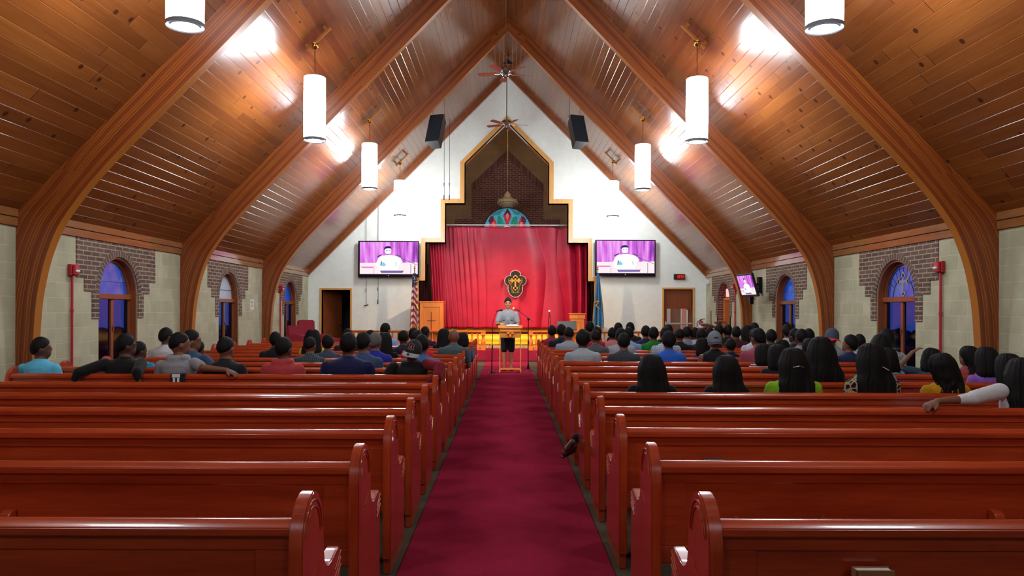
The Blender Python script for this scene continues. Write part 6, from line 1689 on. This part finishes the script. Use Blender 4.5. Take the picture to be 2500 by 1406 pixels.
seat('R', 7, 2268, 846, 'person in a slate T-shirt resting a raised hand on the head', C('slate_w', srgb(52, 76, 96)), hair='bob', female=True, yaw=15, tilt=10, key='handhead', voxel=0.009, skin='skin',
     arms={-1: [(-.13, .20, .81), (-.33, .22, .85), (-.165, .22, 1.03)]}, hands={-1: ((0.75, 0.0, 0.45), (-0.6, 0.0, 0.9), -1, 30, 5)})
seat('R', 7, 2165, 846, 'person in a sky blue T-shirt mostly hidden behind the patterned blouse', C('sky_w', srgb(90, 150, 190)), hair='bob', female=True)
seat('R', 7, 1896, 838, 'person in a black top with a low bun right of the striped shirt', C('black_w3', srgb(18, 20, 26)), hair='bob', female=True, sleeve='long')
seat('R', 8, 1861, 836, 'person in a white and maroon striped shirt', C('stripes', srgb(206, 204, 210), 'stripe', srgb(96, 24, 46)), hair='bob', female=True)
seat('R', 8, 1974, 822, 'dark-haired person in a denim shirt behind the lime green top\'s head', C('denim2', srgb(52, 82, 150)), hair='short')
seat('R', 8, 2148, 813, 'long-haired person in a tan sleeveless top under the near right window', C('tan_w', srgb(150, 120, 98)), hair='longwide', female=True, tilt=8, sleeve='none')
seat('R', 9, 1423, 803, 'person in a pale grey T-shirt nearest the aisle, right block', C('pale_grey', srgb(160, 172, 182)), broad=1.05, hair='curly')
seat('R', 9, 1523, 811, 'person in a charcoal T-shirt with a thin spot at the crown', C('charcoal', srgb(56, 64, 74)), skin='skin')
seat('R', 9, 1633, 806, 'person in a cobalt blue T-shirt', C('cobalt', srgb(40, 96, 200)), hair='curly')
r_, H_ = seat('R', 9, 1745, 807, 'person in a backward grey cap and black tank top with bare shoulders', C('tank', srgb(20, 20, 26)), hair=None, sleeve='none', skin='skin', yaw=5)
cap_parts(r_, H_, plain('grey_cap_cotton', srgb(110, 122, 130), 0.8), plain('dark_brim', srgb(60, 64, 70), 0.8), 'curved')
lg = MB(); lg.ellip((-.015, .085, 1.165), (.016, .006, .008), 8, 5).ellip((.018, .085, 1.165), (.018, .006, .008), 8, 5).ellip((.0, .082, 1.175), (.02, .006, .005), 8, 5); on_dome(lg, H_); lg.build('cap_logo', M['ink'], r_)
seat('R', 9, 1852, 798, 'person in a faded rose T-shirt sitting tall', C('faded_rose', srgb(156, 72, 92)), yaw=-20, skin='skin')
seat('R', 9, 1908, 826, 'person with a dark bob under the middle right window', C('black_w4', srgb(26, 26, 34)), hair='bob', female=True)
r_, H_ = seat('R', 9, 2072, 814, 'person in a navy T-shirt looking up to the left', C('navy7', srgb(26, 34, 72)), yaw=-55, nod=10, skin='skin', hair='tall')
seat('R', 9, 2166, 799, 'person in a grey speckled shirt with tall hair before the near right window', C('speckle', srgb(120, 130, 140), 'floral', srgb(180, 186, 190)), hair='tall')
seat('R', 10, 2098, 812, 'person in a light striped shirt behind the upward looking head', C('light_stripe', srgb(160, 176, 182), 'stripe', srgb(120, 136, 144)), hair='short')
r_, H_ = seat('R', 10, 2030, 799, 'person in a backward blue cap with a red brim and pale shirt', C('pale_shirt', srgb(150, 160, 168)), hair=None, skin='skin', yaw=0, tilt=6)
cap_parts(r_, H_, plain('slate_cap_cotton', srgb(60, 72, 92), 0.8), plain('red_brim', srgb(200, 30, 54), 0.7), 'curved')
seat('R', 10, 1957, 800, 'person in a pale patterned shirt left of the blue cap', C('pale_pattern', srgb(150, 160, 170), 'floral', srgb(100, 110, 120)), yaw=-12)
seat('R', 10, 1783, 824, 'short person in a navy shirt with white block letters on the back', C('navy8', srgb(24, 28, 60)), hair='short')
r_ = [o for o in bpy.data.objects if o.get('label', '').startswith('short person in a navy shirt')][0]
blk_l = MB()
for x0, x1, z0, z1 in ((-.13, -.10, .80, .86), (-.10, -.05, .845, .86), (-.10, -.05, .80, .815), (-.06, -.04, .81, .85), (-.02, .0, .80, .86), (0, .05, .845, .86), (0, .04, .822, .836), (0, .05, .80, .814), (.07, .09, .80, .86), (.09, .14, .845, .86), (.11, .13, .80, .845)):
    blk_l.box(x0, x1, 0.030, 0.036, z0, z1)
blk_l.build('printed_letters', M['white'], r_, smooth=False)
seat('R', 10, 1714, 824, 'person with a shoulder-length bob and violet sleeve left of the grey cap', C('violet2', srgb(70, 40, 110)), hair='bob', female=True)
seat('R', 11, 1455, 804, 'person in a dim grey T-shirt right of the pale grey T-shirt', C('dim_grey', srgb(76, 84, 92)), hair='fade', skin='skin')
seat('R', 11, 1516, 799, 'person in a light grey shirt behind the charcoal T-shirt', C('light_grey2', srgb(160, 166, 176)))
seat('R', 11, 1626, 796, 'person in a blue and white checked shirt behind the cobalt T-shirt', C('check', srgb(190, 205, 225), 'plaid', srgb(40, 60, 120)))
seat('R', 11, 1883, 801, 'round dark head right of the rose T-shirt', C('black9', srgb(28, 28, 34)))
seat('R', 11, 1941, 799, 'dark head left of the pale patterned shirt under the middle right window', C('black10', srgb(24, 26, 34)), yaw=-30)
seat('R', 11, 1975, 799, 'rounded dark head between the patterned shirt and the blue cap', C('black11', srgb(28, 28, 32)))
seat('R', 12, 1389, 797, 'person in a silver grey collared shirt near the aisle', C('silver', srgb(150, 160, 170)), hair='fade', skin='skin')
seat('R', 12, 1535, 797, 'person in a sky blue collared shirt', C('sky', srgb(130, 160, 200)))
seat('R', 12, 1596, 796, 'person in a bright green shirt', C('green', srgb(24, 118, 34)), yaw=10)
seat('R', 12, 1659, 800, 'person in a black T-shirt with shaved neck before the drum shield', C('black12', srgb(18, 18, 22)), hair='fade', skin='skin')
seat('R', 12, 1712, 800, 'dark head just left of the cymbals', C('black13', srgb(26, 26, 40)))
seat('R', 12, 1841, 800, 'person in a white short-sleeved shirt left of the farthest right arch', C('white2', srgb(190, 194, 204)))
seat('R', 13, 1371, 790, 'person in a dark navy shirt under the music stand', C('navy14', srgb(22, 26, 48)))
seat('R', 13, 1495, 798, 'person in a dusty pink shirt before the right altar rail', C('dusty_pink', srgb(190, 120, 120)))
seat('R', 13, 1577, 793, 'person in a navy shirt left of the green shirt', C('navy15', srgb(24, 32, 68)), skin='skin')
seat('R', 13, 1677, 795, 'person with a light neckline before the right door', C('grey16', srgb(120, 130, 150)), yaw=12, skin='skin')
seat('R', 13, 1696, 797, 'person in a lilac white shirt before the right door frame', C('lilac_white', srgb(180, 186, 206)))
seat('R', 13, 1733, 797, 'dark head under the left cymbal', C('black17', srgb(26, 26, 30)))
seat('R', 13, 1798, 794, 'dark head left of the farthest right arch post', C('maroon18', srgb(70, 24, 36)))
seat('R', 13, 1923, 788, 'dark head raised in front of the middle right window with a pale collar', C('pale19', srgb(170, 176, 186)), hair='tall')
seat('R', 14, 1348, 793, 'person in a crimson shirt closest to the aisle, right block', C('crimson', srgb(150, 34, 56)))
seat('R', 14, 1632, 790, 'dark head over the checked shirt before the right door', C('black20', srgb(28, 28, 30)))
seat('R', 14, 1755, 790, 'dark head between the two cymbals', C('black21', srgb(30, 28, 30)))
seat('R', 14, 1777, 790, 'dark head right of the right cymbal', C('black22', srgb(30, 30, 34)))
seat('R', 14, 1824, 792, 'long-haired dark head against the farthest right arch post', C('black23', srgb(24, 22, 26)), hair='long', female=True)
seat('R', 15, 1842, 785, 'dark head highest beside the farthest right arch post', C('black24', srgb(30, 30, 34)), yaw=-20)
seat('R', 13, 1457, 796, 'person in a red shirt before the blue flag', C('red25', srgb(150, 26, 44)), hair='curly')
seat('R', 15, 1440, 783, 'dark head right of the small pulpit', C('black26', srgb(30, 28, 34)))
seat('R', 15, 1510, 786, 'dark head rising above the rail, left of a pair', C('black27', srgb(30, 28, 34)))
seat('R', 15, 1539, 785, 'dark head rising above the rail, right of a pair', C('black28', srgb(30, 28, 34)), yaw=15, skin='skin')

# ---- the speaker, standing behind the lectern and facing the pews (built facing +Y, turned round)
def speaker():
    b = MB(); n = 24
    T = [(0.84, .150, .105, 0), (0.92, .165, .115, 0), (1.02, .145, .10, 0), (1.12, .150, .10, 0), (1.25, .180, .115, 0), (1.36, .190, .11, 0), (1.43, .165, .09, 0), (1.465, .11, .07, 0), (1.49, .066, .06, .005), (1.53, .056, .056, .012), (1.58, .052, .055, .02)]
    b.rings([ering(z, hx, hy, cy, n) for z, hx, hy, cy in T])
    arms = {-1: [(-.195, 0, 1.385), (-.245, .04, 1.12), (-.215, .30, 1.135)], 1: [(.195, 0, 1.385), (.265, .06, 1.14), (.17, .30, 1.16)]}
    hd = {-1: ((0.35, 0.9, -0.1), (-0.1, 0.1, 1), 1, 25, 7), 1: ((-0.3, 0.8, -0.25), (0.5, 0.1, 0.85), -1, 55, 4)}
    for s in (-1, 1):
        a, e, w_ = [Vector(p) for p in arms[s]]
        b.capsule(a, e, 0.050, 0.040); b.capsule(e, w_, 0.040, 0.026); add_hand(b, w_, *hd[s])
        b.capsule((s * .085, 0, .88), (s * .085, .015, .50), 0.085, 0.055); b.capsule((s * .085, .015, .50), (s * .080, -.02, .09), 0.055, 0.036)
        b.ellip((s * .083, -.03, .36), (.050, .055, .11)); b.capsule((s * .08, -.03, .045), (s * .095, .16, .03), 0.040, 0.030)
    i0 = len(b.v)
    b.ellip((0, .025, 1.655), (.072, .092, .112), 20, 14); b.ellip((0, .05, 1.605), (.056, .064, .072), 16, 10)
    b.ellip((0, .118, 1.632), (.013, .020, .017), 10, 6); b.capsule((0, .108, 1.672), (0, .124, 1.638), 0.008, 0.012, n=8)
    b.ellip((0, .106, 1.598), (.024, .014, .008), 10, 6); b.ellip((0, .104, 1.586), (.020, .014, .008), 10, 6); b.ellip((0, .098, 1.560), (.026, .02, .018), 10, 6)
    for s in (-1, 1):
        b.ellip((s * .075, .015, 1.645), (.012, .020, .032), 10, 8); b.ellip((s * .031, .102, 1.682), (.024, .012, .008), 8, 6); b.ellip((s * .045, .085, 1.63), (.022, .02, .022), 8, 6)
    q_ = Vector((0, .03, 1.765)); HM = Matrix.Translation(q_) @ Matrix.Rotation(R(-7), 4, 'X') @ Matrix.Diagonal((1.13, 1.1, 1.12, 1)) @ Matrix.Translation(-q_)
    transform(b, i0, HM)
    root = put(fuse(b, 'person', 0.0065, 2), 'person', M['skin_light'], None)
    root.location = (at(1240, 0, 18.3)[0], 18.3, 0.0); root.rotation_euler = (0, 0, math.pi)
    tag(root, 'person standing at the lectern in a grey short-sleeved shirt and dark shorts', 'person')
    sh = MB(); t = 0.014
    sh.rings([ering(z, hx + t, hy + t, cy, n) for z, hx, hy, cy in T[1:8]] + [ering(1.485, .074, .068, .004, n), ering(1.505, .064, .064, .010, n)])
    for s in (-1, 1):
        a, e, w_ = [Vector(p) for p in arms[s]]
        sh.capsule(a, a + (e - a) * 0.70, 0.066, 0.064)
        sh.capsule((s * 0.02, 0.075, 1.47), (s * 0.055, 0.055, 1.50), 0.014, 0.014, n=8)
    put(fuse(sh, 'shirt', 0.010), 'shirt', C('grey_chambray', srgb(128, 138, 150)), root)
    dt = MB()
    for k in range(6): dt.ellip((0, 0.118 - 0.0 * k + (0.008 if 1.2 < 1.40 - 0.08 * k < 1.32 else 0), 1.42 - 0.08 * k), (.006, .004, .006), 8, 5)
    dt.build('buttons', M['white'], root)
    for x0 in (-.125, .055): MB().box(x0, x0 + .07, .116, .130, 1.24, 1.32).build('pocket', C('chambray_dark', srgb(110, 120, 134)), root, bevel=0.004)
    p = MB(); p.rings([ering(z, hx + .02, hy + .02, cy, n) for z, hx, hy, cy in ((0.83, .155, .108, 0), (0.90, .165, .115, 0), (0.96, .155, .108, 0))])
    for s in (-1, 1): p.capsule((s * .085, 0, .86), (s * .088, .012, .52), 0.098, 0.082)
    put(fuse(p, 'shorts', 0.011), 'shorts', C('black_shorts', srgb(18, 18, 24)), root)
    f = MB()
    for s in (-1, 1): f.capsule((s * .08, -.04, .045), (s * .097, .17, .035), 0.046, 0.036)
    put(fuse(f, 'shoes', 0.010), 'shoes', M['black'], root)
    h = MB(); c = Vector((0, .022, 1.668)); nP, nT = 48, 14; rings = []
    for j in range(nT + 1):
        ring = []
        for i in range(nP):
            ph = 2 * math.pi * i / nP; bb = (1 - math.cos(ph)) / 2; th = R(58 + 60 * bb ** 0.75) * (j + 0.15) / (nT + 0.15)
            d = Vector((math.sin(th) * math.sin(ph), math.sin(th) * math.cos(ph), math.cos(th))); nz = mnoise.noise(d * 20) * 0.002
            ring.append((c.x + (.080 + nz) * d.x, c.y + (.102 + nz) * d.y, c.z + (.120 + nz) * d.z))
        rings.append(ring)
    rings.append([tuple(c + (Vector(q) - c) * 0.88) for q in rings[-1]]); rings.append([tuple(c + (Vector(q) - c) * 0.7) for q in rings[3]])
    h.rings(rings); transform(h, 0, HM); h.build('hair', M['hair'], root, angle=180)
    ft = MB()
    for s in (-1, 1):
        ft.capsule((s * .016, .117, 1.690), (s * .046, .104, 1.692), 0.0035, 0.0028, n=6); ft.capsule((s * .020, .113, 1.668), (s * .040, .106, 1.666), 0.0042, 0.0036, n=6)
    transform(ft, 0, HM); ft.build('brows_and_eyes', M['ink'], root)
    lp = MB().capsule((-.018, .117, 1.592), (.018, .117, 1.592), 0.0045, 0.0045, n=6); transform(lp, 0, HM); lp.build('lips', plain('lip', srgb(130, 66, 60), 0.5), root)
speaker()
bpy.data.scenes.remove(TMP)
